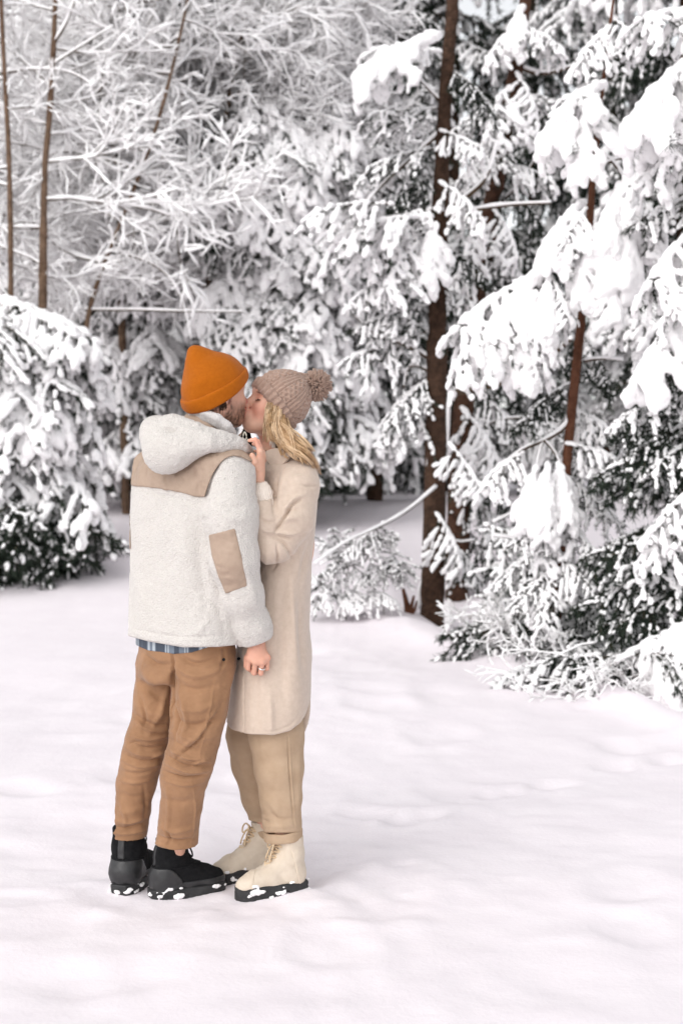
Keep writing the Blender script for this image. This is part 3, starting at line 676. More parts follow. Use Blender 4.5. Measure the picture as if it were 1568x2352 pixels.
# low twigs and a broken stub left of the pine
bush = thing('bush', 'low snow-covered bush behind the woman, left of the pine trunks', 'bush', (*at(790, 1390, 13.0)[:2], gz(*at(790, 1390, 13.0)[:2])))
for px, py, tx, ty, kd in ((800, 1330, 730, 1370, 'clump'), (790, 1350, 840, 1395, 'clump'), (760, 1340, 720, 1390, 'light'), (810, 1300, 850, 1350, 'light'), (780, 1290, 740, 1330, 'light'), (820, 1350, 780, 1400, 'clump'), (850, 1290, 880, 1330, 'light'), (900, 1270, 930, 1330, 'light'), (820, 1300, 740, 1250, 'light'), (830, 1300, 900, 1220, 'light'), (800, 1320, 790, 1220, 'light'), (870, 1330, 940, 1300, 'light'), (760, 1360, 700, 1320, 'clump'), (840, 1360, 900, 1370, 'clump')):
    a, b = at(px, py, 12.8), at(tx, ty, 12.5); add_bough(bush, kd, a, b-a+np.array((0, 0, 0.05)), np.linalg.norm(b-a)*0.95, rb.normal(0, 0.3))
limb(bush, [at(880, 1425, 12.7), at(882, 1380, 12.7), at(879, 1345, 12.7)], 0.006, 0.003, snow=False, name='stem'); limb(bush, [at(800, 1400, 12.8), at(800, 1330, 12.8), at(780, 1280, 12.8)], 0.01, 0.004, snow=False, name='stem')
stub = thing('tree_stump', 'short broken brown stump beside the pine trunk', 'stump', (*at(936, 1425, 13.0)[:2], gz(*at(936, 1425, 13.0)[:2])))
for pl, r_ in (([(938, 1440), (936, 1395), (925, 1352)], 0.045), ([(938, 1420), (946, 1385), (950, 1368)], 0.03), ([(940, 1415), (956, 1395), (957, 1380)], 0.025)):
    limb(stub, [at(x, y, 13.0) for x, y in pl], r_, r_*0.35, 'bark_red', False, 'splinter')

# ---- spruces left and behind the couple
s1 = conifer('low-branched snowy spruce at the left edge, its skirt touching the ground', at(15, 1330, 14.8)[0], 14.8, 2.7, 0.85, 1.40, 70, mix(1, 8, 2, 0), 0.09, scale=1.05, droop=0.4, seed=1, top=0.08)
for i in range(38):      # sheltered green skirt
    az = -math.pi/2+rb.uniform(-1.3, 1.3); d = np.array((math.cos(az), math.sin(az), -0.12)); p = np.array(s1.location)+np.array((rb.uniform(-0.5, 0.25), rb.uniform(-0.4, 0.0), rb.uniform(0.15, 0.8)))
    add_bough(s1, 'dark', p, d, rb.uniform(0.85, 1.25), rb.normal(0, 0.2))
conifer('dense dark-hearted spruce directly behind the man\'s head', at(330, 1150, 19.0)[0], 19.0, 7.4, 0.8, 1.5, 85, mix(0, 5, 4, 3), 0.12, scale=1.15, droop=0.45, seed=2)
conifer('snowy spruce between the man and the left-edge spruce', at(175, 1150, 20.5)[0], 20.5, 8.2, 0.9, 1.5, 78, mix(0, 5, 4, 2), 0.13, scale=1.25, droop=0.4, seed=3)
conifer('bright snow-laden spruce rising behind the woman\'s hat', at(640, 1150, 17.6)[0], 17.6, 5.2, 1.15, 1.5, 110, mix(1, 6, 3, 1), 0.10, scale=1.1, droop=0.45, seed=4)
conifer('grey drooping spruce in the gap left of the pine trunks', at(860, 1140, 19.8)[0], 19.8, 7.5, 1.05, 1.4, 85, mix(0, 3, 5, 3), 0.12, scale=1.2, droop=0.5, seed=5)
# ---- slim bare trees at the upper left
slim_tree('slim brown-stemmed tree, forked near the top left corner', [at(95, 1250, 15.4), at(100, 400, 15.4), at(112, 300, 15.4), at(122, 140, 15.4), at(128, 0, 15.4), at(132, -150, 15.4)], [0.05, 0.06, 0.052, 0.034, 0.03, 0.02], 'bark_tan', 15, 51, back_side=True, scale=1.15)
slim_tree('pale tan thin stem at the far left edge', [at(28, 1200, 15.2), at(26, 740, 15.2), at(24, 400, 15.2), at(10, 150, 15.2), at(0, -60, 15.2)], [0.045, 0.034, 0.03, 0.026, 0.02], 'bark_tan', 12, 52, back_side=True, scale=1.0)
slim_tree('thin leaning brown stem above and left of the man\'s beanie', [at(170, 1180, 15.8), at(190, 770, 15.8), at(225, 640, 15.8), at(290, 480, 15.8), at(360, 300, 15.8), at(420, 60, 15.8), at(450, -100, 15.8)], [0.035, 0.03, 0.028, 0.024, 0.022, 0.018, 0.012], 'bark_tan', 16, 53, back_side=True, scale=1.2)
slim_tree('bare snow-lined tree in the top middle, arching to the right', [at(470, 1150, 17.8), at(470, 700, 17.8), at(500, 420, 17.8), at(520, 250, 17.8), at(560, 60, 17.8), at(580, -120, 17.8)], [0.06, 0.05, 0.045, 0.04, 0.03, 0.02], 'bark_tan', 84, 54, scale=1.0)
slim_tree('bare snow-lined tree filling the top between the leaning stem and the fork', [at(290, 1150, 18.2), at(280, 700, 18.2), at(270, 420, 18.2), at(250, 200, 18.2), at(240, -100, 18.2)], [0.06, 0.05, 0.045, 0.035, 0.02], 'bark_tan', 84, 55, scale=1.0)
slim_tree('bare snow-lined tree in the top centre, left of the tall pine\'s crown', [at(720, 1150, 18.8), at(720, 700, 18.8), at(700, 400, 18.8), at(690, 150, 18.8), at(700, -100, 18.8)], [0.06, 0.05, 0.045, 0.035, 0.02], 'bark_tan', 60, 56, scale=1.0)
t_ = [o for o in COL.objects if o.name.startswith('bare_tree')]
limbs(t_[2], 15.8, [([(195, 712), (320, 712), (450, 716), (560, 716)], 0.014, 0.008), ([(215, 222), (280, 150), (360, 22)], 0.016, 0.010), ([(245, 228), (290, 190), (330, 155)], 0.012, 0.008), ([(260, 575), (370, 610), (420, 680), (440, 780)], 0.014, 0.008)])
limbs(t_[0], 15.4, [([(124, 100), (150, 60), (172, 0)], 0.020, 0.014), ([(118, 150), (180, 110), (260, 60)], 0.012, 0.007), ([(0, 170), (60, 158), (160, 160), (220, 200)], 0.012, 0.008)])
# ---- the forest behind
FK = 0
def back(lbl, px, Y, H, W_, n, kinds, sc, seed): conifer(lbl, at(px, 1100, Y)[0], Y, H, 0.9, W_, n, kinds, 0.14, scale=sc, droop=0.4, seed=seed, group='forest behind the clearing', top=0.45)
back('background spruce at the far left, behind the pale stem', -60, 24.0, 11, 1.9, 46, mix(0, 4, 4, 4), 1.5, 11)
back('background spruce left, behind the forked slim tree', 120, 25.5, 12, 2.0, 46, mix(0, 4, 4, 4), 1.6, 12)
back('background spruce behind the leaning stem, above the man', 300, 24.5, 12, 2.0, 46, mix(0, 4, 4, 4), 1.6, 13)
back('background spruce above the gap between man and woman', 480, 26.0, 12, 2.0, 46, mix(0, 4, 4, 4), 1.6, 14)
back('background spruce above the woman\'s hat, far back', 660, 24.5, 12, 2.0, 46, mix(0, 4, 4, 4), 1.6, 15)
back('background spruce left of the tall pine, far back', 850, 26.0, 12, 2.0, 46, mix(0, 3, 4, 5), 1.6, 16)
back('background spruce seen between the two tall pines', 1040, 24.5, 12, 2.0, 46, mix(0, 3, 4, 6), 1.6, 17)
back('background spruce seen left of the slender red stem', 1220, 25.5, 12, 2.0, 46, mix(0, 3, 4, 6), 1.6, 18)
back('background spruce seen right of the slender red stem', 1400, 22.5, 11, 1.9, 46, mix(0, 3, 4, 6), 1.5, 19)
back('background spruce at the far right edge', 1560, 20.5, 10, 1.9, 46, mix(0, 3, 4, 6), 1.5, 20)
print('boughs', n_bough)
# ================================================================== the couple
def at_frame(c, fwd, up):
    f = nrm(fwd); l = nrm(np.cross(up, f)); u = np.cross(f, l)
    return (lambda a, b, h: c + a*f + b*l + h*u), np.array((f, l, u))
def local(P, c, A):   # points -> (forward, left, up) coordinates
    return (P-c)@A.T
def plaid(name):
    m = bpy.data.materials.new(name); m.use_nodes = True; N, L = m.node_tree.nodes, m.node_tree.links; b = N['Principled BSDF']
    b.inputs['Roughness'].default_value = 0.9
    tc = N.new('ShaderNodeTexCoord'); w = []
    for ax, sc in (('X', 5.2), ('X', 13.7)):
        t = N.new('ShaderNodeTexWave'); t.bands_direction = ax; t.inputs['Scale'].default_value = sc; L.new(tc.outputs['Object'], t.inputs['Vector']); w.append(t)
    mx = N.new('ShaderNodeMath'); mx.operation = 'MULTIPLY_ADD'; mx.inputs[1].default_value = 0.6
    L.new(w[0].outputs['Fac'], mx.inputs[0]); sc2 = N.new('ShaderNodeMath'); sc2.operation = 'MULTIPLY'; sc2.inputs[1].default_value = 0.4
    L.new(w[1].outputs['Fac'], sc2.inputs[0]); L.new(sc2.outputs[0], mx.inputs[2])
    r = N.new('ShaderNodeValToRGB'); r.color_ramp.interpolation = 'CONSTANT'
    el = r.color_ramp.elements; el[0].color = (*srgb(70, 78, 90), 1); el[1].position = 0.45; el[1].color = (*srgb(112, 122, 134), 1)
    e = el.new(0.72); e.color = (*srgb(176, 184, 190), 1); e = el.new(0.93); e.color = (*srgb(96, 104, 116), 1)
    L.new(mx.outputs[0], r.inputs['Fac']); L.new(r.outputs['Color'], b.inputs['Base Color'])
    return m
M['plaid'] = plaid('plaid_flannel')
A35 = math.radians(-35)      # direction of the man's shoulder line (his right shoulder towards the viewer)

man = thing('person', 'man seen from behind in white fleece jacket and orange beanie, kissing the woman', 'person', (J(420, 2060)[0], YC, 0))
woman = thing('person', 'woman in cream long coat and pompom hat, one hand on the man\'s shoulder', 'person', (J(625, 2060)[0], YC+0.08, 0))
MO, WO = np.array(man.location), np.array(woman.location)
def mobj(name, V, F, mats, parent=None, **kw): return obj(name, V, F, mats, parent or man, origin=MO, **kw)
def wobj(name, V, F, mats, parent=None, **kw): return obj(name, V, F, mats, parent or woman, origin=WO, **kw)

def head(g, c, fwd, up, s=1.0, man_=False):
    q, A = at_frame(c, fwd, up)
    g.op(ell(q(-0.012, 0, 0.035), (0.098*s, 0.077*s, 0.088*s), A), 0.02)
    g.op(ell(q(0.028, 0, -0.03), (0.066*s, 0.062*s, 0.085*s), A), 0.03)
    g.op(ell(q(0.05, 0, 0.035), (0.045, 0.062, 0.05), A), 0.03)                 # forehead
    for sd in (-1, 1):
        g.op(ell(q(0.058, sd*0.036, -0.030), (0.030, 0.026, 0.028), A), 0.022)   # cheek
        g.op(cone(q(0.0, sd*0.058, -0.055), q(0.066, sd*0.022, -0.092), 0.016, 0.014), 0.035)  # jaw line
        g.op(ell(q(0.094, sd*0.031, 0.002), (0.016, 0.020, 0.013), A), 0.014, 's')   # eye socket
        g.op(ell(q(0.074, sd*0.031, 0.000), (0.0135, 0.0165, 0.012), A), 0.006)     # closed lid
        g.op(ell(q(0.108, sd*0.0115, -0.034), (0.010, 0.0075, 0.008), A), 0.008)  # nostril wings
        g.op(ell(q(-0.005, sd*0.078, -0.012), (0.018, 0.008, 0.030), A), 0.008)    # ears
    g.op(cone(q(0.076, 0, -0.092), q(0.082, 0, -0.088), 0.019, 0.017), 0.03)         # chin
    tube(g, [q(0.080, 0, 0.012), q(0.098, 0, -0.010), q(0.112, 0, -0.027)], [0.009, 0.0095, 0.0115], 0.014)  # nose
    g.op(ell(q(0.098, 0, -0.062), (0.013, 0.024, 0.017), A), 0.014)
    g.op(ell(q(0.108, 0, -0.0565), (0.009, 0.016, 0.0055), A), 0.005)   # pursed lips
    g.op(ell(q(0.107, 0, -0.0680), (0.009, 0.015, 0.006), A), 0.005)
    return q, A
def hand(g, wr, kn, pips, tips, thumb, r=0.0088, wr_r=0.021):
    """palm from the wrist to four knuckles, four fingers and a thumb"""
    for i in range(4):
        g.op(cone(wr, kn[i], wr_r, r*1.25), 0.012)
    for i in range(3): g.op(cone(kn[i], kn[i+1], r*1.3, r*1.3), 0.006)
    for i in range(4):
        e = (0.95, 1.0, 0.97, 0.86)[i]
        tube(g, [kn[i], pips[i], tips[i]], [r*1.12*e, r*1.02*e, r*0.85*e], 0.003)
    tube(g, thumb, [0.014, 0.0115, 0.0092], 0.010)

# ---- man: body
mh_c = J(497, 902, -0.03); m_f = nrm((0.80, 0.60, 0.02)); m_u = (-0.04, -0.05, 1)
H = 0.0032
g = Grid(J(240, 2080, -0.30), J(640, 790, 0.36), H)
q, MA = head(g, mh_c, m_f, m_u, 1.02, True)
tube(g, [q(-0.03, 0, -0.05), J(468, 1000, -0.03), J(455, 1060, -0.02)], [0.056, 0.06, 0.075], 0.03)
tube(g, [J(450, 1080), J(445, 1250), J(432, 1470)], [0.12, 0.12, 0.125], 0.04)
for s_, sh, el_, wrp in ((1, J(520, 1090, -0.13), J(545, 1290, -0.16), J(589, 1478, -0.12)), (-1, J(350, 1085, 0.13), J(332, 1250, 0.19), J(420, 1330, 0.27))):
    tube(g, [J(450, 1085), sh, el_, wrp], [0.06, 0.05, 0.042, 0.027], 0.03)
for hp, kn_, an in ((J(395, 1500, 0.05), J(335, 1745, 0.04), J(291, 2000, 0.09)), (J(470, 1500, -0.07), J(425, 1765, -0.065), J(400, 2010, 0.012))):
    tube(g, [hp, kn_, an, an-np.array((0, 0, 0.02))], [0.072, 0.042, 0.026, 0.026], 0.03)
hand(g, J(590, 1483, -0.12), [J(573, 1512, -0.138), J(587, 1520, -0.148), J(602, 1520, -0.146), J(614, 1511, -0.135)],
     [J(570, 1535, -0.128), J(583, 1545, -0.132), J(599, 1546, -0.134), J(613, 1536, -0.126)],
     [J(577, 1541, -0.095), J(588, 1546, -0.097), J(600, 1544, -0.098), J(612, 1533, -0.095)],
     [J(577, 1496, -0.125), J(568, 1512, -0.105), J(565, 1530, -0.105)])
lh = J(420, 1330, 0.27); lk = [lh+np.array((0.05, 0.02+0.0*i, 0.03-0.02*i)) for i in range(4)]
hand(g, lh, lk, [k_+np.array((0.035, 0.0, 0)) for k_ in lk], [k_+np.array((0.06, -0.01, 0)) for k_ in lk], [lh+np.array((0.01, 0, 0.02)), lh+np.array((0.04, 0.01, 0.045)), lh+np.array((0.065, 0.01, 0.05))])
V, F = g.mesh()
V = smooth_mesh(V, F, 1, 0.35)
L3 = local(V, mh_c, MA); px, py = topx(V)
skin = np.array(srgb(208, 160, 138)); col = np.tile(skin, (len(V), 1))
n1 = noise(V, 60)[:, None]*0.5+noise(V, 180)[:, None]*0.5
col *= 1+0.05*n1
hd = (py < 1010)
beard = np.clip(1-np.abs((L3[:, 2]+0.085)/0.062), 0, 1)*np.clip((L3[:, 0]+0.012)/0.02, 0, 1)
beard = np.maximum(beard, np.clip(1-np.abs((L3[:, 0]-0.004)/0.016), 0, 1)*((L3[:, 2] < 0.02) & (L3[:, 2] > -0.09)))
beard = np.clip(beard*1.8, 0, 1)*hd*np.clip(0.75+0.45*noise(V*np.array((1, 1, 0.35)), 190), 0.2, 1)
col = col*(1-beard[:, None])+np.array(srgb(92, 70, 58))*beard[:, None]
red = hd & (L3[:, 0] > 0.1); col[red] = srgb(205, 140, 125)
ear = np.clip(np.abs(L3[:, 1])/0.08-0.9, 0, 0.15)*hd; col = col+np.array((0.25, -0.05, -0.02))*ear[:, None]
hnd = (py > 1475) & (px > 555); col[hnd] = np.array(srgb(212, 160, 138))*(1+0.05*n1[hnd])
N_ = vnormals(V, F)
V = V+N_*(beard*0.0022*(0.5+noise(V, 350)))[:, None]
hide = ~((py < 1005) | (hnd & (V[:, 1] < YC-0.05)))
V, F, inv = cluster(V, F, hide, 0.014)
c2 = np.zeros((len(V), 3)); c2[inv] = col
mobj('body', V, F, M['skin'], col=c2)

# ---- man: hair at the nape, eyebrow hidden by the hat
def hair_mesh(guides, n, spread, rad, seed, sides=4):
    r = np.random.default_rng(seed); b = MB(); G = [chaikin(x, 2, False) for x in guides]
    m = min(len(x) for x in G)
    G = np.stack([x[np.linspace(0, len(x)-1, 14).round().astype(int)] for x in G])
    for i in range(n):
        t = r.random()*(len(G)-1); k = int(t); w = t-k
        P = G[k]*(1-w)+G[min(k+1, len(G)-1)]*w
        a = np.linspace(0.35, 1, len(P))[:, None]
        P = P + r.normal(0, spread, 3)*a + np.cumsum(r.normal(0, spread*0.10, (len(P), 3)), 0)
        q_ = r.uniform(0.75, 1.0); P = P[:max(5, int(len(P)*q_))]
        b.tube(P, rad*r.uniform(0.6, 1.2)*np.linspace(1.0, 0.25, len(P))**0.6, sides)
    return b
nape = [[q(-0.075+0.03*t, -0.062-0.01*t, -0.02), q(-0.07+0.03*t, -0.062-0.01*t, -0.05), q(-0.06+0.03*t, -0.058, -0.075)] for t in (0, 0.5, 1, 1.5, 2)]
hm = hair_mesh(nape, 70, 0.002, 0.0011, 3).data('hair', M['brow']); hm.transform(Matrix.Translation(Vector(-MO))); link('hair', hm, man)

# ---- man: jacket
g = Grid(J(270, 1500, -0.36), J(640, 985, 0.36), 0.0042)
zz = lambda p: J(0, p)[2]
rows = [(1010, 462, .115, .095, 0.0), (1040, 452, .175, .115, 0), (1075, 447, .212, .135, 0), (1120, 444, .228, .150, 0), (1200, 442, .226, .158, 0), (1300, 440, .227, .162, 0), (1400, 434, .236, .168, 0), (1482, 428, .243, .172, 0)]
yy, cx, ru, rv, _ = densify(rows, 40)
g.op(vloft([zz(p) for p in yy], [J(x, p)[0] for x, p in zip(cx, yy)], np.full(40, YC), ru, rv, A35, 2.5), 0.0)
# hem dips towards the viewer's right
tube(g, [J(488, 1066, -0.11), J(524, 1092, -0.145), J(528, 1180, -0.185), J(539, 1290, -0.195), J(560, 1370, -0.175), J(581, 1440, -0.14), J(588, 1462, -0.125)], [0.075, 0.082, 0.084, 0.077, 0.065, 0.059, 0.056], 0.008)
tube(g, [J(352, 1080, 0.12), J(324, 1120, 0.12), J(312, 1190, 0.125), J(311, 1260, 0.13), J(400, 1310, 0.28)], [0.07, 0.076, 0.068, 0.062, 0.05], 0.02)
# armhole seam, as a shallow groove
tube(g, [J(508, 1048, -0.2), J(486, 1085, -0.235), J(473, 1140, -0.245), J(470, 1190, -0.245), J(482, 1270, -0.25)], [0.010, 0.010, 0.010, 0.011, 0.010], 0.016, 's')
# waves of the cloth
g.disp(lambda P: 0.007*noise(P*np.array((1, 1, 0.6)), 9) + 0.0030*noise(P, 24, 9.1) + 0.0016*noise(P, 95) + 0.0012*noise(P, 150))
# open hem and cuff
wd = nrm(J(592, 1480, -0.115)-J(575, 1430, -0.125)); wc = J(588, 1474, -0.12)
def hem_cut(P):
    px, py = topx(P)
    hem = np.interp(px, [280, 340, 420, 500, 556, 558], [1457, 1473, 1487, 1486, 1480, 1700])
    d = np.where(px < 557, np.where(P[:, 1] < YC+0.1, (py-hem)/672, (py-1465)/672), -1.0)
    return np.where((px > 548) & (P[:, 1] < YC-0.05) & (py > 1420), (P-wc)@wd, d)
g.cut(hem_cut, 0.008)
g.op(cone(J(593, 1500, -0.12), J(586, 1455, -0.12), 0.040, 0.030), 0.006, 's')
JK = g
V, F = g.mesh()
V = strokes(V, F, [([(508, 1046), (487, 1085), (473, 1140), (470, 1195)], 4, -0.007), ([(470, 1195), (500, 1300), (545, 1450)], 7, -0.010), ([(480, 1370), (505, 1400), (515, 1450)], 8, -0.008), ([(455, 1250), (475, 1300), (490, 1360)], 14, 0.008),
    ([(292, 1440), (400, 1466), (545, 1458)], 3.2, -0.005), ([(480, 1240), (530, 1300), (560, 1330)], 9, -0.004), ([(330, 1130), (400, 1142), (470, 1160)], 5, -0.004),
    ([(400, 1180), (430, 1260), (425, 1360)], 24, 0.012), ([(455, 1200), (462, 1300), (478, 1420)], 12, -0.008), ([(310, 1300), (330, 1380), (325, 1440)], 14, 0.008), ([(490, 1400), (470, 1440), (440, 1460)], 9, 0.006), ([(560, 1290), (575, 1330), (590, 1400)], 8, 0.006), ([(500, 1140), (530, 1170), (575, 1160)], 10, -0.006), ([(505, 1180), (535, 1195), (578, 1190)], 9, 0.006), ([(340, 1180), (352, 1300), (345, 1420)], 30, -0.006), ([(560, 1400), (590, 1410), (612, 1430)], 8, -0.004)])
jacket = mobj('jacket', V, F, M['sherpa'])
yoke = chaikin([(292, 1040), (312, 1000), (380, 990), (470, 1000), (520, 1022), (556, 1030), (582, 1055), (584, 1064), (545, 1046), (521, 1050), (505, 1064), (487, 1092), (474, 1128), (470, 1146), (400, 1127), (345, 1119), (300, 1117), (290, 1100)], 1)
V, F = panel(JK, yoke, 0.009, ymax=YC+0.16); V = smooth_mesh(V, F, 1, 0.4)
V = strokes(V, F, [([(376, 1090), (382, 1130)], 6, 0.007), ([(400, 1090), (404, 1130)], 6, 0.005), ([(345, 1070), (350, 1118)], 6, 0.006), ([(325, 1070), (322, 1112)], 6, 0.004), ([(462, 1075), (445, 1135)], 8, 0.008), ([(490, 1050), (430, 1085)], 9, 0.006)])
mobj('yoke_panel', V, F, M['tan'], jacket)
for nm, poly, ym in (('elbow_patch', [(479, 1229), (540, 1213), (557, 1285), (569, 1346), (518, 1364), (500, 1320), (486, 1275)], YC-0.05), ('elbow_patch', [(270, 1180), (298, 1180), (302, 1262), (276, 1262)], YC+0.3)):
    V, F = panel(JK, poly, 0.0035, ymax=ym); V = smooth_mesh(V, F, 1, 0.4)
    V = strokes(V, F, [([(496, 1300), (525, 1308)], 4, -0.003), ([(500, 1325), (540, 1330)], 4, 0.003), ([(505, 1345), (535, 1346)], 4, -0.003)])
    mobj(nm, V, F, M['tan'], jacket)
# hood
g = Grid(J(300, 1110, -0.42), J(620, 925, 0.12), 0.0042)
ax = np.array((nrm((0.9, -0.2, 0.30)), nrm((0.2, 0.95, -0.15)), nrm((-0.25, 0.2, 0.95))))
g.op(ell(J(400, 1022, -0.175), (R(64), 0.052, R(54)), ax), 0.0)
g.op(ell(J(378, 1042, -0.185), (R(48), 0.048, R(45))), 0.03)
tube(g, [J(354, 982, -0.09), J(395, 972, -0.15), J(450, 992, -0.19), J(508, 1014, -0.185), J(550, 1028, -0.14), J(574, 1046, -0.06)], [R(17), R(19), R(20), R(19), R(18), R(15)], 0.04)
tube(g, [J(356, 984, -0.10), J(384, 970, 0.0), J(430, 966, 0.08)], [R(20), R(17), R(14)], 0.05)
g.op(ell(J(353, 1002, -0.125), (R(27), 0.05, R(40))), 0.04)
tube(g, [J(420, 1030, -0.20), J(480, 1016, -0.215), J(540, 1018, -0.17)], [R(32), R(20), R(10)], 0.03)
g.disp(lambda P: 0.005*noise(P, 12, 3) + 0.0020*noise(P, 90) + 0.0014*noise(P, 150))
g.op(ell(J(488, 950, -0.03), (R(68), 0.14, R(38))), 0.012, 's')
V, F = g.mesh()
V = strokes(V, F, [([(372, 982), (392, 990), (412, 984)], 5, -0.014), ([(360, 962), (430, 972), (520, 1000)], 5, -0.005), ([(430, 1000), (480, 1010), (540, 1008)], 8, -0.004), ([(340, 1010), (360, 1060)], 14, 0.004)])
hood = mobj('hood', V, F, M['sherpa'], jacket)
# tan lining and grey knit collar round the neck
g = Grid(J(400, 1030, -0.2), J(570, 925, 0.16), 0.0035)
rows = [(938, 482, .074, .066), (960, 479, .082, .076), (1000, 470, .096, .092)]
yy, cx, ru, rv = densify(rows, 12)
g.op(vloft([zz(p)+0.0 for p in yy], [J(x, p)[0] for x, p in zip(cx, yy)], np.full(12, YC-0.03), ru, rv, A35, 2.0))
g.cut(lambda P: (np.interp(topx(P)[0], [420, 460, 500, 535, 560], [936, 941, 957, 980, 995])-topx(P)[1])/672, 0.008)
V, F = g.mesh(); mobj('collar_lining', V, F, M['tan'], jacket)
g = Grid(J(420, 1030, -0.2), J(570, 925, 0.16), 0.003)
ring = [J(x, y, d) for x, y, d in ((440, 944, -0.075), (470, 948, -0.11), (500, 961, -0.125), (522, 978, -0.12), (536, 994, -0.09))]
tube(g, ring, [0.012, 0.014, 0.015, 0.015, 0.012])
tube(g, [p-np.array((0, -0.01, 0.016)) for p in ring], [0.012, 0.014, 0.015, 0.015, 0.012], 0.01)
g.disp(lambda P: (lambda px, py: 0.0012*np.cos((px+py*0.2)*1.15))(*topx(P)))
V, F = g.mesh(); mobj('sweater_collar', V, F, M['knit_grey'])
# cord with its toggle at the hood
b = MB(); t = np.linspace(0, 2*np.pi, 16)
base = J(562, 1010, -0.04)
b.tube([base+np.array((0.006*np.sin(a)*(1+0.3*np.cos(a)), 0, 0.012-0.014*np.cos(a)+0.0)) for a in t], 0.0026, 6)
for dx, dz in ((-0.011, -0.006), (0.0, -0.008), (0.012, -0.005), (0.005, -0.013)):
    b.tube([base+np.array((dx-0.004, -0.004, dz)), base+np.array((dx, -0.006, dz+0.003)), base+np.array((dx+0.004, -0.004, dz))], [0.003, 0.0065, 0.003], 7)
me = b.data('drawstring', M['cord']); me.transform(Matrix.Translation(Vector(-MO))); link('drawstring', me, jacket)
# plaid shirt tail under the jacket
yy, cx, ru, rv = densify([(1440, 430, .190, .140), (1500, 428, .188, .140)], 10)
g = Grid(J(285, 1520, -0.24), J(580, 1430, 0.24), 0.004)
g.op(vloft([zz(p) for p in (1430, 1510)], [J(430, p)[0] for p in (1430, 1510)], [YC, YC], [.186, .189], [.140, .142], A35, 2.3))
g.cut(lambda P: (topx(P)[1]-np.interp(topx(P)[0], [305, 340, 400, 440, 480, 520], [1478, 1494, 1502, 1499, 1486, 1470]))/672, 0.004)
V, F = g.mesh(); mobj('plaid_shirt', V, F, M['plaid'])

# ---- man: trousers
g = Grid(J(235, 1985, -0.30), J(565, 1450, 0.30), 0.004)
rows = [(1455, 430, .170, .125), (1500, 428, .172, .130), (1560, 424, .165, .128)]
yy, cx, ru, rv = densify(rows, 16)
g.op(vloft([zz(p) for p in yy], [J(x, p)[0] for x, p in zip(cx, yy)], np.full(16, YC-0.01), ru, rv, A35, 2.4))
def leg(g, rows, k):
    tube(g, [J(x, y, d) for x, y, d, r in rows], [R(r) for x, y, d, r in rows], k)
leg(g, [(370, 1530, 0.06, 57), (360, 1600, 0.05, 49), (351, 1650, 0.04, 43), (337, 1700, 0.035, 46), (324, 1750, 0.04, 44), (312, 1800, 0.055, 40), (305, 1860, 0.07, 38), (297, 1905, 0.08, 38), (291, 1926, 0.085, 40)], 0.03)
leg(g, [(470, 1530, -0.06, 70), (460, 1600, -0.075, 61), (453, 1650, -0.08, 57), (447, 1700, -0.085, 53), (432, 1755, -0.085, 50), (420, 1795, -0.07, 46), (416, 1850, -0.05, 44), (409, 1900, -0.03, 42), (405, 1945, -0.01, 43), (401, 1964, -0.002, 45)], 0.03)
tube(g, [J(396, 1560, -0.14), J(394, 1620, -0.12), J(392, 1665, -0.10)], [R(6), R(5), R(4)], 0.02, 's')   # crotch crease between the thighs
g.disp(lambda P: 0.0045*noise(P, 11) + 0.0022*noise(P, 30, 5) + 0.001*noise(P, 70))
def hem_cut(P):
    px, py = topx(P); return (py-np.where(P[:, 1] > YC+0.035, 1932+(px-290)*0.14, 1960+(px-400)*0.16))/672
g.cut(hem_cut)
for c in ((295, 1948, 0.085), (401, 1980, -0.005)): g.op(cone(J(*c), J(c[0]+4, c[1]-55, c[2]), R(37), R(34)), 0.008, 's')
V, F = g.mesh()
fold = []
def f(pts, w, h): fold.append((pts, w, h))
# left leg
f([(300, 1690), (340, 1702), (388, 1690)], 5, 0.010); f([(296, 1705), (335, 1722), (380, 1712)], 5, -0.010); f([(290, 1718), (330, 1738), (378, 1730)], 5, 0.009)
f([(284, 1732), (325, 1752), (372, 1742)], 5, -0.009); f([(280, 1745), (322, 1765), (368, 1756)], 4, 0.007); f([(276, 1770), (320, 1780), (355, 1768)], 4, -0.006)
f([(270, 1790), (310, 1800), (352, 1790)], 5, 0.005); f([(308, 1640), (345, 1668), (388, 1665)], 7, -0.012); f([(310, 1655), (340, 1680), (392, 1678)], 5, 0.008)
f([(318, 1560), (360, 1600), (392, 1610)], 12, -0.010); f([(322, 1530), (350, 1570), (388, 1560)], 12, 0.010); f([(330, 1500), (360, 1530), (396, 1525)], 7, -0.009)
f([(320, 1620), (350, 1640), (390, 1640)], 10, 0.007); f([(272, 1820), (310, 1835), (345, 1820)], 7, -0.004); f([(268, 1860), (300, 1868), (340, 1850)], 8, 0.004)
f([(252, 1898), (290, 1905), (338, 1890)], 5, -0.010); f([(250, 1912), (290, 1916), (335, 1908)], 4, 0.009); f([(262, 1885), (300, 1892), (338, 1878)], 4, 0.006)
f([(322, 1600), (335, 1640), (330, 1680)], 5, -0.008); f([(388, 1570), (370, 1640), (340, 1690)], 8, 0.009); f([(292, 1712), (312, 1700), (330, 1712)], 3, -0.007); f([(345, 1745), (362, 1730), (386, 1724)], 3, 0.008); f([(276, 1840), (290, 1880), (286, 1905)], 5, 0.004); f([(330, 1800), (336, 1850), (330, 1900)], 5, -0.005)
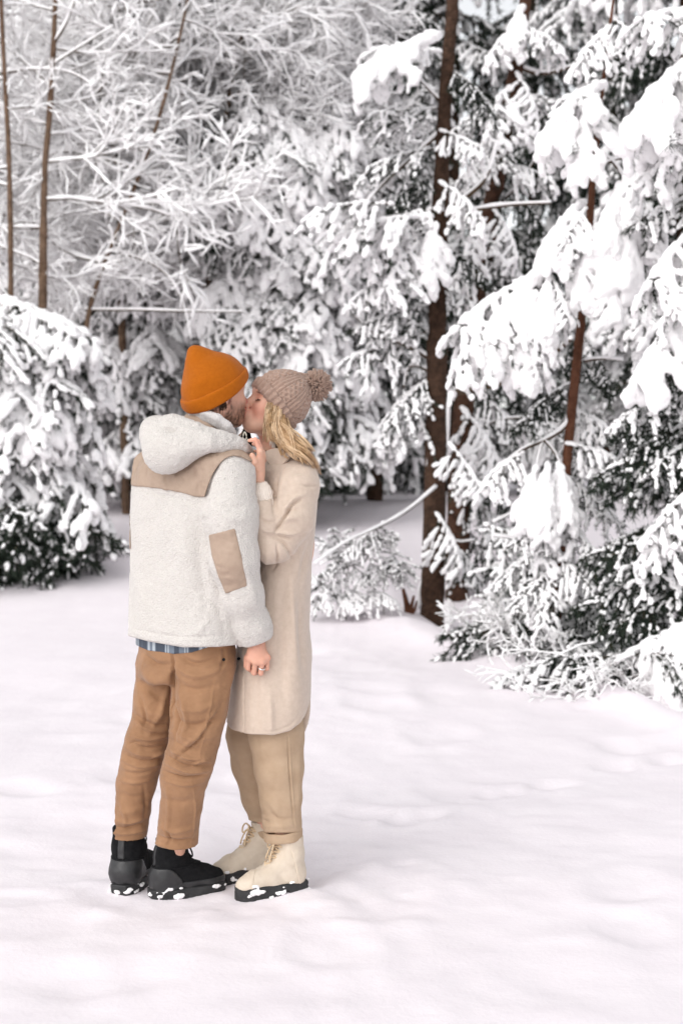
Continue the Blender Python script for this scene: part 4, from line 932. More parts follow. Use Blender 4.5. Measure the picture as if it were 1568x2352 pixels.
# right leg
f([(412, 1590), (430, 1640), (420, 1700)], 6, 0.008); f([(500, 1620), (460, 1690), (400, 1730)], 6, 0.009); f([(495, 1640), (455, 1705), (398, 1748)], 4, -0.009); f([(395, 1600), (410, 1650), (402, 1700)], 4, -0.009); f([(440, 1760), (465, 1745), (484, 1750)], 3, 0.010); f([(382, 1800), (390, 1860), (380, 1920)], 6, 0.005); f([(376, 1900), (392, 1920), (384, 1948)], 4, -0.007)
f([(400, 1560), (440, 1590), (510, 1570)], 9, -0.008); f([(402, 1530), (450, 1560), (520, 1530)], 9, 0.009); f([(410, 1505), (450, 1530), (500, 1510)], 6, -0.010)
f([(405, 1620), (450, 1640), (515, 1600)], 10, 0.009); f([(400, 1650), (445, 1672), (505, 1650)], 9, -0.012); f([(395, 1680), (440, 1700), (500, 1690)], 8, 0.007)
f([(385, 1715), (430, 1745), (482, 1740)], 6, 0.010); f([(384, 1735), (425, 1762), (480, 1758)], 4, -0.012); f([(382, 1752), (430, 1776), (482, 1768)], 5, 0.012)
f([(378, 1772), (420, 1790), (470, 1780)], 4, -0.012); f([(395, 1700), (430, 1720), (470, 1722)], 5, -0.006); f([(372, 1790), (420, 1806), (468, 1795)], 5, 0.006)
f([(440, 1790), (452, 1850), (440, 1940)], 2.2, 0.004); f([(495, 1560), (478, 1650), (455, 1750)], 2.5, 0.004); f([(370, 1830), (410, 1845), (455, 1835)], 8, -0.004)
f([(360, 1918), (400, 1936), (448, 1926)], 5, -0.010); f([(355, 1935), (395, 1950), (445, 1944)], 4, 0.010); f([(366, 1900), (400, 1915), (450, 1900)], 6, 0.006)
f([(396, 1500), (398, 1560), (393, 1640)], 4, -0.016); f([(512, 1490), (518, 1510), (505, 1540)], 4, -0.010); f([(540, 1490), (530, 1560), (500, 1680)], 8, 0.006)
V = strokes(V, F, [(a, w*0.85, h*1.3) for a, w, h in fold])
trousers = mobj('trousers', V, F, M['chino'])
b = MB(); c = J(514, 1515, -0.175)
b.tube([c, c+np.array((0.001, -0.006, 0))], [0.0055, 0.004], 8); me = b.data('pocket_button', M['black']); me.transform(Matrix.Translation(Vector(-MO))); link('pocket_button', me, trousers)

# ---- man: beanie
g = Grid(J(395, 975, -0.22), J(595, 775, 0.18), 0.0035)
hx = nrm((0.46, 0.36, 0)); hn = nrm((-0.46, -0.36, 1))
g.op(ell(J(492, 882, -0.035), (R(70), 0.096, R(70))))
g.op(cone(J(478, 870, -0.045), J(458, 828, -0.05), R(57), R(30)), 0.03)
g.op(cone(J(458, 832, -0.05), J(446, 809, -0.05), R(28), R(14)), 0.02)
g.op(cone(J(500, 855, -0.04), J(458, 820, -0.05), R(40), R(16)), 0.02)
g.op(cone(J(491, 888, -0.03), J(489, 925, -0.035), R(66), R(63)), 0.02)
g.op(ell(J(515, 880, 0.0), (R(53), 0.09, R(62))), 0.03)
g.op(ell(J(463, 905, -0.045), (R(40), 0.085, R(45))), 0.03)
g.disp(lambda P: 0.0025*noise(P, 22))
hn2 = nrm((-0.44, -0.58, 1)); P = g.pts(); rim = (P-J(475, 949, -0.135))@hn2
base = g.d.copy()
tube(g, [J(441, 806, -0.10), J(455, 818, -0.125), J(474, 835, -0.145)], [0.0045, 0.005, 0.004], 0.010, 's')
tube(g, [J(437, 806, -0.09), J(433, 830, -0.115), J(430, 850, -0.12)], [0.004, 0.004, 0.003], 0.008, 's')
fold_line = (P-J(470, 909, -0.140))@hn
g.d = smax(g.d, -(fold_line+0.01), 0.004)
V, F = g.mesh(); beanie = mobj('beanie', V, F, M['orange'])
c_ = base-0.0065
c_ = smax(smax(c_, fold_line, 0.009), -rim, 0.009); c_ = np.maximum(c_, -(base+0.012))
V, F = surface_nets(c_.astype(np.float32), g.lo, g.h); V = smooth_mesh(V, F, 1, 0.4)
mobj('cuff', V, F, M['orange'], beanie)

# ---- boots
def boot(who, origin, heel, fwd, size, style, parent_obj, seed):
    """heel: point on the snow below the heel's back; fwd: horizontal direction of the toes"""
    f_ = nrm((fwd[0], fwd[1], 0)); l_ = np.array((-f_[1], f_[0], 0)); s = size
    q = lambda a, b_, h: np.array(heel)+s*(a*f_+b_*l_)+s*np.array((0, 0, h))
    lo = np.min([q(a, b_, -0.03) for a in (-0.03, 0.33) for b_ in (-0.08, 0.08)], 0); hi = np.max([q(a, b_, 0.30) for a in (-0.03, 0.33) for b_ in (-0.08, 0.08)], 0)
    h = 0.0034
    mk = lambda: Grid(lo, hi, h)
    out = lambda name, VF, m, par: obj(name, VF[0], VF[1], m, par, origin=origin)
    sole_t = 0.038 if style == 'man' else 0.054
    g = mk()
    tube(g, [q(0.055, 0, 0.075), q(0.15, 0, 0.062), q(0.225, 0.004, 0.055), q(0.262, 0.004, 0.052)], [0.047*s, 0.046*s, 0.044*s, 0.034*s])
    sc_ = 0.080 if style == 'man' else 0.066; top_ = 0.23 if style == 'man' else 0.235; sr = 0.058 if style == 'man' else 0.053
    tube(g, [q(sc_-0.006, 0, 0.09), q(sc_, 0, 0.15), q(sc_, 0, 0.245)], [0.050*s, sr*0.95*s, sr*s], 0.03)
    g.op(cone(q(0.09, 0, 0.14), q(0.19, 0, 0.072), 0.044*s, 0.036*s), 0.03)
    if style == 'man': g.op(ell(q(0.055, 0, 0.07), (0.055*s, 0.052*s, 0.07*s), np.array((f_, l_, (0, 0, 1)))), 0.02)
    P = g.pts(); Lc = (P-np.array(heel))/s; a = Lc@f_; bb = Lc@l_; w = Lc[..., 2]
    g.d += (0.0028*noise(P, 28, seed) + 0.001*noise(P, 80)).astype(np.float32)
    g.d = smax(g.d, (sole_t*0.8-w)*s, 0.006); g.d = smax(g.d, (w-top_)*s, 0.008)
    hw = np.interp(a, [0.0, 0.03, 0.08, 0.13, 0.20, 0.25, 0.285, 0.30], [0.028, 0.045, 0.050, 0.047, 0.054, 0.048, 0.030, 0.010])
    out2d = np.maximum(np.abs(bb)-hw, np.maximum(-a-0.002, a-0.298))*s
    V, F = g.mesh(); V = smooth_mesh(V, F, 1, 0.3)
    root = out('boot', (V, F), M['black_suede'] if style == 'man' else M['cream_leather'], parent_obj)
    sd = smax(smax(out2d-0.002, (w-sole_t)*s, 0.006), (-0.012-w)*s, 0.004)
    lug = np.cos(a*2*np.pi/0.028)
    sd = np.where(w < 0.014, sd+0.0022*(lug > 0.55), sd)
    if style != 'man':
        sd = smax(sd, -(smax(smax(0.085-a, a-0.118, 0.005), w-0.024, 0.004)*s), 0.003)
        sd += (0.0016*(np.abs(w-0.034) < 0.003)).astype(np.float32)
    V, F = surface_nets(sd.astype(np.float32), g.lo, h); sole = out('sole', (V, F), M['rubber'], root)
    if style == 'man':
        # glossy heel cup, toe rand, pull tab
        for nm, reg, m in (('heel_cup', smax(a-0.115+0.9*np.maximum(w-0.07, 0), w-0.122, 0.02), M['black_leather']), ('toe_rand', smax(smax(0.10-a, w-0.062, 0.01), -1.0+0*a, 0.01), M['black_leather']),
                           ('pull_tab', smax(smax(np.abs(bb)-0.014, a-0.03, 0.004), smax(0.125-w, w-0.202, 0.004), 0.004), M['black_leather'])):
            d = np.maximum(smax(g.d-0.0038, reg*s, 0.005), -(g.d+0.006))
            V, F = surface_nets(d.astype(np.float32), g.lo, h); V = smooth_mesh(V, F, 1, 0.4); out(nm, (V, F), m, root)
        d = np.maximum(smax(g.d-0.004, smax(0.118-w, w-0.126, 0.004)*s, 0.004), -(g.d+0.006))
        V, F = surface_nets(d.astype(np.float32), g.lo, h); out('seam', (V, F), M['black_suede'], root)
    else:
        for nm, reg in (('toe_cap', 0.208+0.6*np.abs(bb)-a), ('heel_panel', a-0.032-0.25*w), ('top_band', 0.224-w)):
            d = np.maximum(smax(g.d-0.0024, reg*s, 0.004), -(g.d+0.006))
            V, F = surface_nets(d.astype(np.float32), g.lo, h); V = smooth_mesh(V, F, 1, 0.4); out(nm, (V, F), M['cream_leather'], root)
    # laces
    r = np.random.default_rng(seed); b = MB(); lr = 0.0030
    pts = [(0.185, 0.118), (0.168, 0.135), (0.150, 0.155), (0.135, 0.175)] if style == 'man' else [(0.200, 0.108), (0.180, 0.128), (0.160, 0.150), (0.145, 0.172), (0.134, 0.195), (0.128, 0.215)]
    for i, (a0, h0) in enumerate(pts):
        a1, h1 = pts[min(i+1, len(pts)-1)]
        for sg in (-1, 1): b.tube([q(a0-0.018, sg*0.026, h0-0.014), q(a0-0.004, sg*0.010, h0-0.002), q((a0+a1)/2, -sg*0.012, (h0+h1)/2-0.002), q(a1-0.018, -sg*0.026, h1-0.014)], lr, 6)
    a0, h0 = pts[-1]
    for sg in (-1, 1):
        b.tube(chaikin([q(a0, 0, h0), q(a0+0.012, sg*0.020, h0+0.018), q(a0+0.022, sg*0.036, h0-0.004), q(a0+0.026, sg*0.026, h0-0.03), q(a0+0.012, sg*0.012, h0-0.012), q(a0, 0, h0)], 2, False), lr, 6)
        b.tube(chaikin([q(a0, 0, h0), q(a0+0.016, sg*0.012, h0-0.015), q(a0+0.030, sg*0.022, h0-0.05), q(a0+0.034, sg*0.026, h0-0.072)], 2, False), lr, 6)
    me = b.data('lace', M['black'] if style == 'man' else M['lace']); me.transform(Matrix.Translation(Vector(-np.array(origin)))); link('lace', me, root)
    # caked snow on the welt
    gs = mk()
    for _ in range(24):
        aa = r.uniform(0.0, 0.295); sg = r.choice((-1, 1)); hw_ = np.interp(aa, [0.0, 0.03, 0.08, 0.13, 0.20, 0.25, 0.285, 0.30], [0.028, 0.045, 0.050, 0.047, 0.054, 0.048, 0.030, 0.010])
        if r.random() < 0.35: aa += 0.0
        c = q(aa, sg*(hw_+0.001), r.uniform(0.004, sole_t+0.006)); rr = 0.003+0.010*r.random()**2.2
        gs.op(ell(c, (rr*r.uniform(0.9, 2.6), rr*0.8, rr*r.uniform(0.5, 1.0)), np.array((f_, l_, (0, 0, 1)))), 0.004)
    for aa in np.linspace(-0.004, 0.03, 5):
        gs.op(ell(q(aa, r.uniform(-0.035, 0.035), 0.012+r.uniform(0, 0.014)), (0.009, 0.012, 0.007), np.array((f_, l_, (0, 0, 1)))), 0.004)
    gs.disp(lambda P: 0.0030*noise(P, 120, seed)+0.002*noise(P, 240))
    gs.d = np.maximum(gs.d, -(sd+0.004))
    V, F = gs.mesh(); out('caked_snow', (V, F), M['bough_snow'], root)['kind'] = 'stuff'
    return root
def ground_at(px, py):
    yc = -(py-1176)/FPX; Y = CAM_Z*(cp+yc*sp)/(sp-yc*cp); return at(px, py, Y)
SINK = -0.010
boot(man, MO, (at(345, 2062, YC-0.02)[0], YC-0.015, SINK+0.006), (0.92, 0.39), 0.90, 'man', man, 11)
boot(man, MO, (at(274, 2050, YC+0.02)[0], YC+0.015, SINK+0.006), (0.30, 0.95), 0.98, 'man', man, 12)
boot(woman, WO, (at(701, 2050, YC+0.07)[0], YC+0.065, SINK+0.006), (-0.93, -0.36), 0.85, 'woman', woman, 13)
boot(woman, WO, (at(640, 2016, YC+0.24)[0], YC+0.26, SINK+0.006), (-0.90, -0.38), 0.86, 'woman', woman, 14)

# ---- ring
b = MB(); c0, c1 = J(602, 1531, -0.143), J(600.5, 1538, -0.139)
dv = nrm(c1-c0); e1 = nrm(np.cross(dv, (0, 1, 0))); e2 = np.cross(dv, e1)
t = np.linspace(0, 2*np.pi, 20)
b.tube([(c0+c1)/2+0.0105*(math.cos(a)*e1+math.sin(a)*e2) for a in t], 0.0026, 6)
me = b.data('ring', M['metal']); me.transform(Matrix.Translation(Vector(-MO))); link('ring', me, man)

# ================================================================== the woman
W = 0.085
wh_c = J(635, 934, W+0.004); w_f = nrm((-0.85, -0.42, 0.32)); w_u = (0.30, 0.12, 0.95)
g = Grid(J(500, 2060, -0.26), J(760, 835, 0.40), 0.003)
q, WA = head(g, wh_c, w_f, w_u, 0.97)
tube(g, [q(-0.02, 0, -0.05), J(632, 1010, W+0.01), J(650, 1070, W+0.01)], [0.046, 0.047, 0.075], 0.025)
tube(g, [J(655, 1090, W), J(650, 1250, W), J(630, 1480, W)], [0.10, 0.095, 0.115], 0.04)
w_sh, w_el, w_wr = J(672, 1110, W-0.15), J(630, 1262, W-0.19), J(597, 1125, -0.115)
g.op(cone(w_wr, J(593, 1090, -0.115), 0.0175, 0.0165), 0.01)
tube(g, [J(655, 1085, W), w_sh, w_el, w_wr], [0.06, 0.045, 0.033, 0.017], 0.03)
tube(g, [J(655, 1085, W), J(660, 1110, W+0.15), J(610, 1260, W+0.18), J(540, 1180, W+0.12)], [0.06, 0.045, 0.037, 0.022], 0.03)
lh = J(540, 1180, W+0.12); lk = [lh+np.array((-0.05, 0.0, 0.03-0.018*i)) for i in range(4)]
hand(g, lh, lk, [k_+np.array((-0.03, 0.0, 0)) for k_ in lk], [k_+np.array((-0.05, 0.01, 0)) for k_ in lk], [lh+np.array((-0.01, 0, 0.02)), lh+np.array((-0.03, 0.0, 0.045)), lh+np.array((-0.05, 0.0, 0.05))], 0.0078)
for rows in ([J(640, 1560, 0.03), J(645, 1790, 0.035), J(654, 2005, 0.055)], [J(590, 1560, 0.15), J(600, 1780, 0.19), J(615, 1975, 0.245)]):
    tube(g, rows, [0.068, 0.040, 0.024], 0.03)
# her visible hand: wrist below, fingers up and over the hood's edge
hand(g, J(593, 1090, -0.115), [J(597, 1036, -0.165), J(601, 1040, -0.145), J(603, 1048, -0.122), J(603, 1058, -0.10)],
     [J(586, 1010, -0.175), J(592, 1014, -0.150), J(597, 1024, -0.125), J(599, 1038, -0.10)],
     [J(573, 1012, -0.170), J(577, 1010, -0.145), J(582, 1020, -0.12), J(585, 1036, -0.10)],
     [J(592, 1074, -0.13), J(584, 1060, -0.165), J(579, 1046, -0.175)], 0.0076, 0.0165)
V, F = g.mesh(); V = smooth_mesh(V, F, 1, 0.3)
L3 = local(V, wh_c, WA); px, py = topx(V)
n1 = noise(V, 60)[:, None]*0.5+noise(V, 180)[:, None]*0.5
col = np.tile(np.array(srgb(218, 173, 150)), (len(V), 1))*(1+0.04*n1)
def spot(c, r, colour, amt, hardness=2.0):
    global col
    d = np.sqrt((((L3-np.array(c))/np.array(r))**2).sum(1)); w_ = amt*np.clip((1-d)*hardness, 0, 1)
    col = col*(1-w_[:, None])+np.array(colour)*w_[:, None]
for sd in (-1, 1):
    spot((0.07, sd*0.045, -0.042), (0.065, 0.05, 0.042), srgb(226, 142, 124), 0.55, 1.0)
    spot((0.085, sd*0.031, 0.004), (0.03, 0.022, 0.014), srgb(196, 128, 108), 0.6, 1.6)
    spot((0.088, sd*0.033, 0.020), (0.03, 0.0185, 0.0045), srgb(104, 72, 56), 0.85, 2.5)     # eyebrow
    spot((0.092, sd*0.031, -0.0055), (0.03, 0.0155, 0.0034), srgb(40, 24, 20), 0.95, 3)      # lash line
    spot((0.112, sd*0.0075, -0.0425), (0.012, 0.0045, 0.0035), srgb(110, 50, 40), 0.9, 2.5)     # nostril
spot((0.118, 0, -0.03), (0.025, 0.02, 0.014), srgb(226, 142, 120), 0.7, 1.5)
spot((0.112, 0, -0.0565), (0.02, 0.021, 0.0075), srgb(196, 96, 88), 0.9, 2.5)
spot((0.112, 0, -0.068), (0.02, 0.020, 0.0078), srgb(204, 106, 98), 0.9, 2.5)
spot((0.112, 0, -0.0622), (0.02, 0.019, 0.0022), srgb(110, 44, 40), 0.9, 3)
fing = (py > 1000) & (py < 1100); tip = np.clip((1035-py)/30, 0, 1)*fing*0.45
col = col*(1-tip[:, None])+np.array(srgb(230, 140, 118))*tip[:, None]
hide = ~(((py < 1030) & (px > 500) & (L3[:, 2] < 0.09)) | ((py > 995) & (py < 1130) & (px < 625) & (V[:, 1] < YC+0.02)))
V, F, inv = cluster(V, F, hide, 0.014)
c2 = np.zeros((len(V), 3)); c2[inv] = col
wobj('body', V, F, M['skin'], col=c2)
# eyelashes and brow hairs
b = MB(); r = np.random.default_rng(5)
for sd in (1, -1):
    for t in np.linspace(-1, 1, 26):
        base = q(0.0875-0.006*t*t, sd*(0.031+0.0145*t), -0.0045-0.0035*(1-t*t))
        b.tube([base, base+0.006*WA[0]-0.0015*WA[2]+0.002*t*sd*WA[1]], [0.0009, 0.0003], 4)
    for t in np.linspace(0, 1, 40):
        base = q(0.0885-0.012*t*t, sd*(0.014+0.040*t), 0.0195+0.006*math.sin(2.4*t)+r.normal(0, 0.0012))
        b.tube([base, base+0.008*(sd*0.8*WA[1]+0.35*WA[2]*(1-t)+0.25*WA[0])], [0.0010, 0.0003], 4)
me = b.data('eyebrows_and_lashes', M['brow']); me.transform(Matrix.Translation(Vector(-WO))); link('eyebrows', me, woman)['kind'] = 'stuff'
# inner turtleneck, black strap
g = Grid(J(560, 1080, -0.1), J(700, 985, 0.22), 0.0035)
tube(g, [J(640, 1022, W+0.005), J(648, 1050, W+0.0)], [0.056, 0.07])
g.disp(lambda P: 0.0013*np.cos(topx(P)[0]*1.1))
V, F = g.mesh(); wobj('roll_neck', V, F, M['knit_white'])
g = Grid(J(530, 1040, 0.0), J(600, 970, 0.22), 0.004)
tube(g, [J(556, 1012, W+0.03), J(566, 990, W+0.03), J(572, 1020, W+0.03)], [0.010, 0.012, 0.014], 0.01)
V, F = g.mesh(); wobj('black_scarf', V, F, M['black'])

# ---- woman: trousers
g = Grid(J(500, 1945, -0.18), J(725, 1560, 0.36), 0.004)
leg(g, [(634, 1580, 0.02, 64), (635, 1690, 0.02, 60), (640, 1760, 0.025, 53), (645, 1830, 0.035, 45), (648, 1890, 0.05, 41), (650, 1914, 0.05, 40)], 0.0)
leg(g, [(580, 1580, 0.14, 60), (573, 1690, 0.15, 52), (578, 1760, 0.17, 45), (590, 1830, 0.20, 37), (605, 1885, 0.23, 30), (612, 1910, 0.24, 28)], 0.012)
g.disp(lambda P: 0.005*noise(P*np.array((1.2, 1.2, 0.6)), 11, 2) + 0.0018*noise(P, 36, 4))
g.cut(lambda P: (topx(P)[1]-1913)/672)
g.op(cone(J(650, 1945, 0.05), J(650, 1908, 0.05), R(31), R(27)), 0.004, 's'); g.op(cone(J(614, 1930, 0.24), J(611, 1895, 0.24), R(24), R(22)), 0.004, 's')
V, F = g.mesh()
V = strokes(V, F, [([(661, 1690), (665, 1780), (676, 1900)], 1.6, -0.006), ([(664, 1690), (668, 1780), (679, 1900)], 1.6, 0.004), ([(625, 1870), (650, 1885), (685, 1876)], 5, -0.005), ([(615, 1840), (640, 1870), (650, 1900)], 6, 0.005),
    ([(600, 1880), (612, 1890), (622, 1888)], 4, -0.006), ([(690, 1720), (684, 1800), (688, 1870)], 6, 0.006), ([(540, 1700), (552, 1760), (580, 1830)], 7, 0.005), ([(615, 1898), (640, 1900), (688, 1893)], 5, 0.004)])
tr = wobj('trousers', V, F, M['beige'])
for c, rr, pt in (((650, 1918, 0.05), 39, 12), ((612, 1911, 0.24), 28, 10)):
    g = Grid(J(c[0]-60, c[1]+40, c[2]-0.1), J(c[0]+60, c[1]-40, c[2]+0.1), 0.0034)
    cc = J(*c); X, Y, Z = g.full()
    ring = np.sqrt((X-cc[0])**2+(Y-cc[1])**2)-R(rr); hh = np.abs(Z-cc[2]-0.10*(X-cc[0])+0.02*(Y-cc[1]))-R(pt)
    g.d = smax(np.abs(ring)-0.009, hh, 0.006).astype(np.float32)
    g.disp(lambda P: 0.003*noise(P, 25, 8))
    V, F = g.mesh(); wobj('turn_up', V, F, M['beige'], tr)

# ---- woman: coat
g = Grid(J(500, 1700, -0.26), J(750, 1030, 0.42), 0.0042)
rows = [(1042, 655, .055, .085), (1065, 657, .085, .150), (1095, 657, .100, .185), (1150, 657, .106, .195), (1280, 652, .096, .185), (1400, 638, .108, .185), (1500, 627, .132, .195), (1600, 621, .141, .205), (1690, 614, .140, .212)]
yy, cx, ru, rv = densify(rows, 50)
g.op(vloft([zz(p) for p in yy], [J(x, p, W)[0] for x, p in zip(cx, yy)], np.full(50, YC+W), ru, rv, math.radians(8), 2.3))
tube(g, [J(690, 1075, W-0.09), J(683, 1118, W-0.145), J(668, 1190, W-0.18), J(636, 1250, W-0.20), J(620, 1256, W-0.21)], [R(40), R(47), R(47), R(38), R(36)], 0.02)
tube(g, [J(624, 1256, W-0.21), J(606, 1200, -0.135), J(602, 1160, -0.12)], [R(37), R(31), R(29)], 0.012)
tube(g, [J(650, 1085, W+0.10), J(630, 1130, W+0.17), J(590, 1250, W+0.20), J(540, 1200, W+0.14)], [R(40), R(44), R(38), R(30)], 0.02)
# folds hanging down the skirt
def drape(P):
    px, py = topx(P); low = np.clip((py-1250)/300, 0, 1)
    return low*0.006*noise(np.stack([px/40, P[:, 1]*18, py/500], -1), 1.0, 4.0) + 0.004*noise(P, 12, 7) + 0.0008*noise(P, 120)
g.disp(drape)
# shirt-tail hem
def hem_cut(P):
    px, py = topx(P)
    front = np.interp(px, [505, 528, 545, 630, 665, 690, 700, 716], [1680, 1682, 1686, 1688, 1679, 1660, 1644, 1600])
    return np.where(P[:, 1] < YC+W-0.02, py-front, py-1680)/672
g.cut(hem_cut)
# hollow below so that the cloth has thickness
g.op(vloft([zz(1780), zz(1560)], [J(620, 1700, W)[0]]*2, [YC+W]*2, [.120, .112], [.196, .182], math.radians(8), 2.3), 0.004, 's')
# forearm opening
g.op(cone(J(596, 1120, -0.11), J(602, 1150, -0.12), 0.040, 0.036), 0.004, 's')
V, F = g.mesh()
S = []
def f(pts, w, h): S.append((pts, w, h))
f([(690, 1148), (668, 1158), (652, 1190), (632, 1222)], 4, -0.020); f([(700, 1135), (675, 1145), (655, 1175)], 7, 0.008)
f([(622, 1226), (650, 1232), (668, 1238)], 4, -0.010); f([(622, 1232), (655, 1245), (672, 1285)], 5, -0.012); f([(628, 1222), (660, 1228), (690, 1222)], 6, 0.008)
f([(640, 1200), (665, 1188), (690, 1190)], 8, 0.008); f([(645, 1180), (668, 1168), (695, 1172)], 5, -0.006)
f([(598, 1190), (612, 1200), (632, 1198)], 4, -0.006); f([(596, 1210), (615, 1222), (636, 1226)], 5, 0.006)
f([(636, 1250), (640, 1285), (628, 1306)], 3.5, -0.010); f([(618, 1262), (610, 1300), (618, 1330)], 8, 0.005)
f([(690, 1113), (712, 1118), (728, 1116)], 2, -0.006); f([(672, 1090), (690, 1082), (702, 1085)], 6, -0.006)
f([(655, 1075), (648, 1120), (640, 1160)], 10, 0.008); f([(640, 1090), (632, 1140), (630, 1180)], 6, -0.008); f([(690, 1340), (700, 1290), (712, 1240)], 8, -0.008)
f([(668, 1320), (672, 1420), (680, 1540)], 9, 0.008); f([(650, 1330), (645, 1450), (650, 1600)], 12, -0.008); f([(690, 1340), (688, 1460), (700, 1560)], 9, -0.006)
f([(561, 1500), (560, 1590), (561, 1682)], 1.6, -0.004); f([(612, 1340), (610, 1440), (606, 1560)], 10, 0.006); f([(590, 1560), (588, 1620), (592, 1684)], 9, -0.005)
f([(620, 1590), (622, 1640), (624, 1688)], 8, 0.005); f([(530, 1680), (620, 1683), (668, 1668), (696, 1630)], 2.0, -0.003); f([(545, 1490), (548, 1520), (556, 1545)], 7, -0.010)
V = strokes(V, F, [(a, w*0.9, h*1.35) for a, w, h in S])
coat = wobj('coat', V, F, M['coat'])
# back tail behind the side slit
g = Grid(J(660, 1700, -0.05), J(740, 1580, 0.30), 0.004)
pl = chaikin([(694, 1590), (713, 1590), (713, 1640), (703, 1676), (698, 1684), (694, 1672), (690, 1652)], 2)
P = g.pts(); px, py = topx(P); dd = np.abs(P[..., 1]-(YC+W+0.02))-0.05
g.d = smax((poly_sd(px, py, pl)/672), dd, 0.01).astype(np.float32)
V, F = g.mesh(); wobj('back_tail', V, F, M['coat'], coat)
# collar leaf
def slab(poly, dep, th):
    poly = np.array(poly, float); P3 = np.array([J(x, y, d) for (x, y), d in zip(poly, dep)]); n = len(P3)
    nr = nrm(np.cross(P3[1]-P3[0], P3[-1]-P3[0])); nr = nr if nr[1] < 0 else -nr
    b = MB(); c = P3.mean(0)
    V = np.concatenate([P3+nr*th/2, P3-nr*th/2, [c+nr*(th/2+0.003)], [c-nr*th/2]])
    T = [(i, (i+1) % n, 2*n) for i in range(n)]+[((i+1) % n+n, i+n, 2*n+1) for i in range(n)]
    b.mesh(V, np.array(T)); b.mesh(V, np.array([((i+1) % n, i, i+n, (i+1) % n+n) for i in range(n)])); return b
for nm, pol, dep in (('collar', chaikin([(606, 1043), (616, 1034), (640, 1028), (668, 1040), (664, 1052), (640, 1082), (634, 1080), (618, 1062)], 1), None),):
    dep = [W-0.095-0.06*np.clip((x-606)/60, 0, 1) for x, y in pol]
    me = slab(pol, dep, 0.012).data(nm, M['coat']); me.transform(Matrix.Translation(Vector(-WO))); link(nm, me, coat)
# buttons on the front edge
for y in (1513, 1585):
    c = J(549 if y < 1550 else 545, y, -0.005); b = MB(); b.tube([c, c+np.array((-0.003, -0.007, 0))], [0.006, 0.0045], 8)
    me = b.data('button', M['black']); me.transform(Matrix.Translation(Vector(-WO))); link('button', me, coat)
# sweater cuff
g = Grid(J(570, 1190, -0.22), J(640, 1090, 0.0), 0.003)
tube(g, [J(598, 1118, -0.115), J(600, 1132, -0.118), J(606, 1162, -0.122)], [R(17), R(24), R(24)])
g.op(cone(J(592, 1095, -0.11), J(597, 1122, -0.115), 0.024, 0.022), 0.003, 's')
g.disp(lambda P: (lambda px, py: 0.0016*np.cos((px-0.22*py)*1.25))(*topx(P)))
V, F = g.mesh(); wobj('sweater_cuff', V, F, M['knit_white'])

# ---- woman: hat
ax_u = nrm((0.80, 0.18, 0.60)); ax_c = wh_c+0.028*nrm((0.5, 0, 0.9))
e1 = nrm(np.cross(ax_u, (0, -1, 0.2))); e2 = np.cross(ax_u, e1)
g = Grid(J(550, 1015, -0.18), J(735, 830, 0.30), 0.0028)
A3 = np.array((ax_u, e1, e2))
g.op(ell(ax_c, (0.112, 0.099, 0.097), A3))
g.op(cone(ax_c+0.03*ax_u, ax_c+0.112*ax_u, 0.088, 0.022), 0.03)
P = g.pts(); Q = (P-ax_c)@A3.T; t, phi = Q[..., 0], np.arctan2(Q[..., 2], Q[..., 1])
base = g.d.copy()
t0 = -0.012
braid = phi*7/(2*np.pi); fr = braid-np.floor(braid); lane = np.abs(fr-0.5)
cable = np.maximum(np.cos((fr-0.5+0.11*np.sin(t*150))*2*np.pi*3.2), np.cos((fr-0.5-0.11*np.sin(t*150))*2*np.pi*3.2))*(lane < 0.24)
plain = np.cos(fr*2*np.pi*6)*(lane >= 0.24)
body = base - 0.0042*np.where(lane < 0.24, cable, plain*0.6) - 0.0008*np.cos(t*900)
body = smax(body, t0-t-0.002, 0.004)
V, F = surface_nets(body.astype(np.float32), g.lo, g.h); hat = wobj('knitted_hat', V, F, M['knit'])
cf = base-0.008-0.0042*np.cos(phi*28)
cf = smax(smax(cf, t-t0, 0.006), -(t+0.052+0.008*np.cos(phi*30)*0.2), 0.010); cf = np.maximum(cf, -(base+0.010))
V, F = surface_nets(cf.astype(np.float32), g.lo, g.h); wobj('ribbed_cuff', V, F, M['knit'], hat)
pc = J(727, 885, W+0.03); b = MB(); r = np.random.default_rng(3)
for i in range(950):
    d = nrm(r.normal(0, 1, 3)); L = r.uniform(0.042, 0.060)
    k_ = nrm(d+r.normal(0, 0.22, 3))
    b.tube([pc+d*0.01, pc+d*L*0.6, pc+d*L*0.6+k_*L*0.42], [0.0022, 0.0032, 0.0020], 5)
me = b.data('pompom', M['knit']); me.transform(Matrix.Translation(Vector(-WO))); link('pompom', me, hat)

# ---- woman: hair
def GP(rows): return [J(x, y, W+d) for x, y, d in rows]
front = [GP([(626, 918, -0.085), (611, 948, -0.105), (607, 985, -0.105), (602, 1022, -0.11)]),
         GP([(631, 925, -0.09), (619, 960, -0.11), (617, 1000, -0.115), (622, 1030, -0.13)]),
         GP([(636, 932, -0.09), (630, 970, -0.12), (632, 1010, -0.14), (650, 1045, -0.17)]),
         GP([(640, 940, -0.09), (638, 980, -0.12), (648, 1020, -0.16), (680, 1052, -0.19), (716, 1058, -0.17)]),
         GP([(645, 950, -0.085), (646, 985, -0.12), (662, 1018, -0.16), (696, 1042, -0.19), (722, 1062, -0.16), (738, 1112, -0.10)]),
         GP([(650, 960, -0.08), (655, 990, -0.11), (672, 1015, -0.14), (700, 1036, -0.16), (722, 1058, -0.13), (737, 1108, -0.08)]),
         GP([(656, 970, -0.07), (664, 995, -0.09), (684, 1012, -0.11), (702, 1030, -0.12), (715, 1050, -0.12)])]
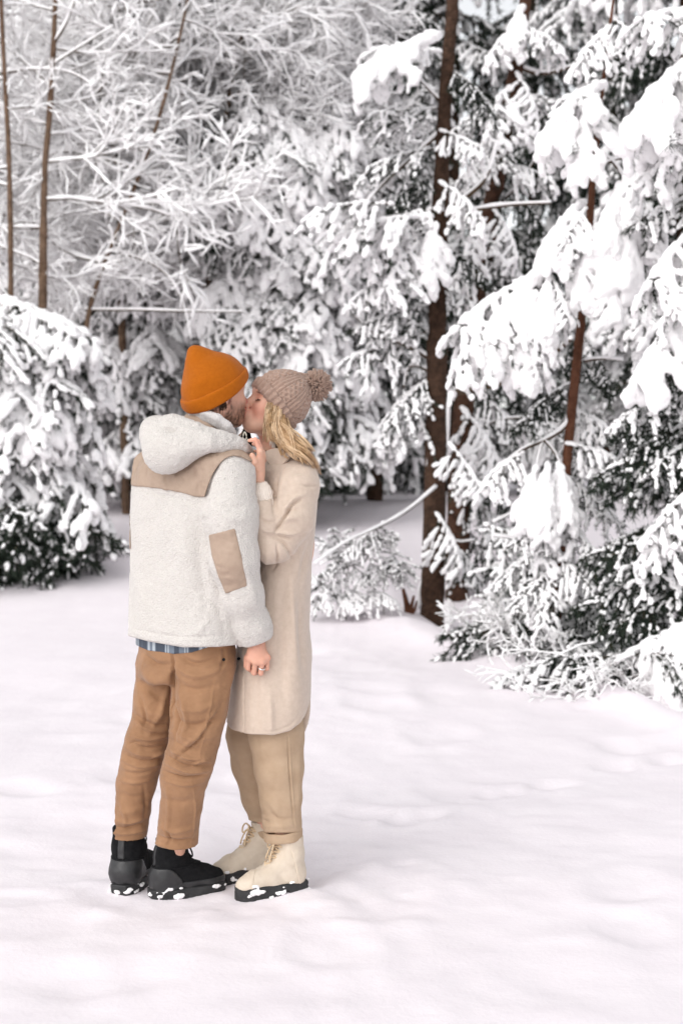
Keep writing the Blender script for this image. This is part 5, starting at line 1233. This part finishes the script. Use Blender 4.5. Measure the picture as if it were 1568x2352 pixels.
def locks(guides, n, per, spread, seed, rad):
    r = np.random.default_rng(seed); b = MB(); G = np.stack([x[np.linspace(0, len(x)-1, 16).round().astype(int)] for x in (chaikin(g_, 2, False) for g_ in guides)])
    for i in range(n):
        u = r.random()*(len(G)-1); k = int(u); w = u-k; P = G[k]*(1-w)+G[min(k+1, len(G)-1)]*w
        a = np.linspace(0, 1, len(P))[:, None]; ph = r.uniform(0, 6.28)
        P = P+r.normal(0, spread, 3)*(0.3+0.9*a)+0.007*np.sin(a*r.uniform(3, 7)+ph)*r.normal(0, 1, 3)
        m = int(len(P)*r.uniform(0.72, 1.0))
        for j in range(per):
            o = r.normal(0, 0.0032, 3); q_ = P[:m]+o*(1-0.75*a[:m]**2)+np.cumsum(r.normal(0, 0.0005, (m, 3)), 0)
            b.tube(q_, rad*r.uniform(0.6, 1.25)*np.clip(1.15-a[:m, 0]**3, 0.2, 1), 4)
    return b
M['hair_light'] = mat('light_blonde_hair', srgb(206, 172, 132), srgb(236, 211, 178), 60, 0.45, spec=0.5)
hair = None
for nm, n_, sd_, mt, sp_ in (('hair', 46, 21, 'hair', 0.007), ('hair_highlights', 26, 31, 'hair_light', 0.009)):
    hm = locks(front, n_, 9, sp_, sd_, 0.0012).data(nm, M[mt]); hm.transform(Matrix.Translation(Vector(-WO))); o_ = link(nm, hm, hair or woman); hair = hair or o_
under = [GP([(634, 935, -0.06), (632, 985, -0.07), (636, 1030, -0.08), (645, 1055, -0.10)]), GP([(648, 950, -0.05), (655, 1000, -0.06), (668, 1030, -0.07), (690, 1050, -0.09)]), GP([(660, 965, 0.0), (676, 1000, 0.0), (695, 1030, 0.0), (710, 1052, -0.04)])]
hm = hair_mesh(under, 160, 0.006, 0.0024, 22).data('under_hair', M['hair_dark']); hm.transform(Matrix.Translation(Vector(-WO))); link('under_hair', hm, hair)
far_h = [GP([(590, 960, 0.09), (566, 985, 0.09), (548, 1000, 0.08)]), GP([(590, 965, 0.09), (572, 990, 0.09), (556, 1006, 0.08)])]
hm = hair_mesh(far_h, 40, 0.004, 0.002, 23).data('far_hair', M['hair']); hm.transform(Matrix.Translation(Vector(-WO))); link('far_hair', hm, hair)
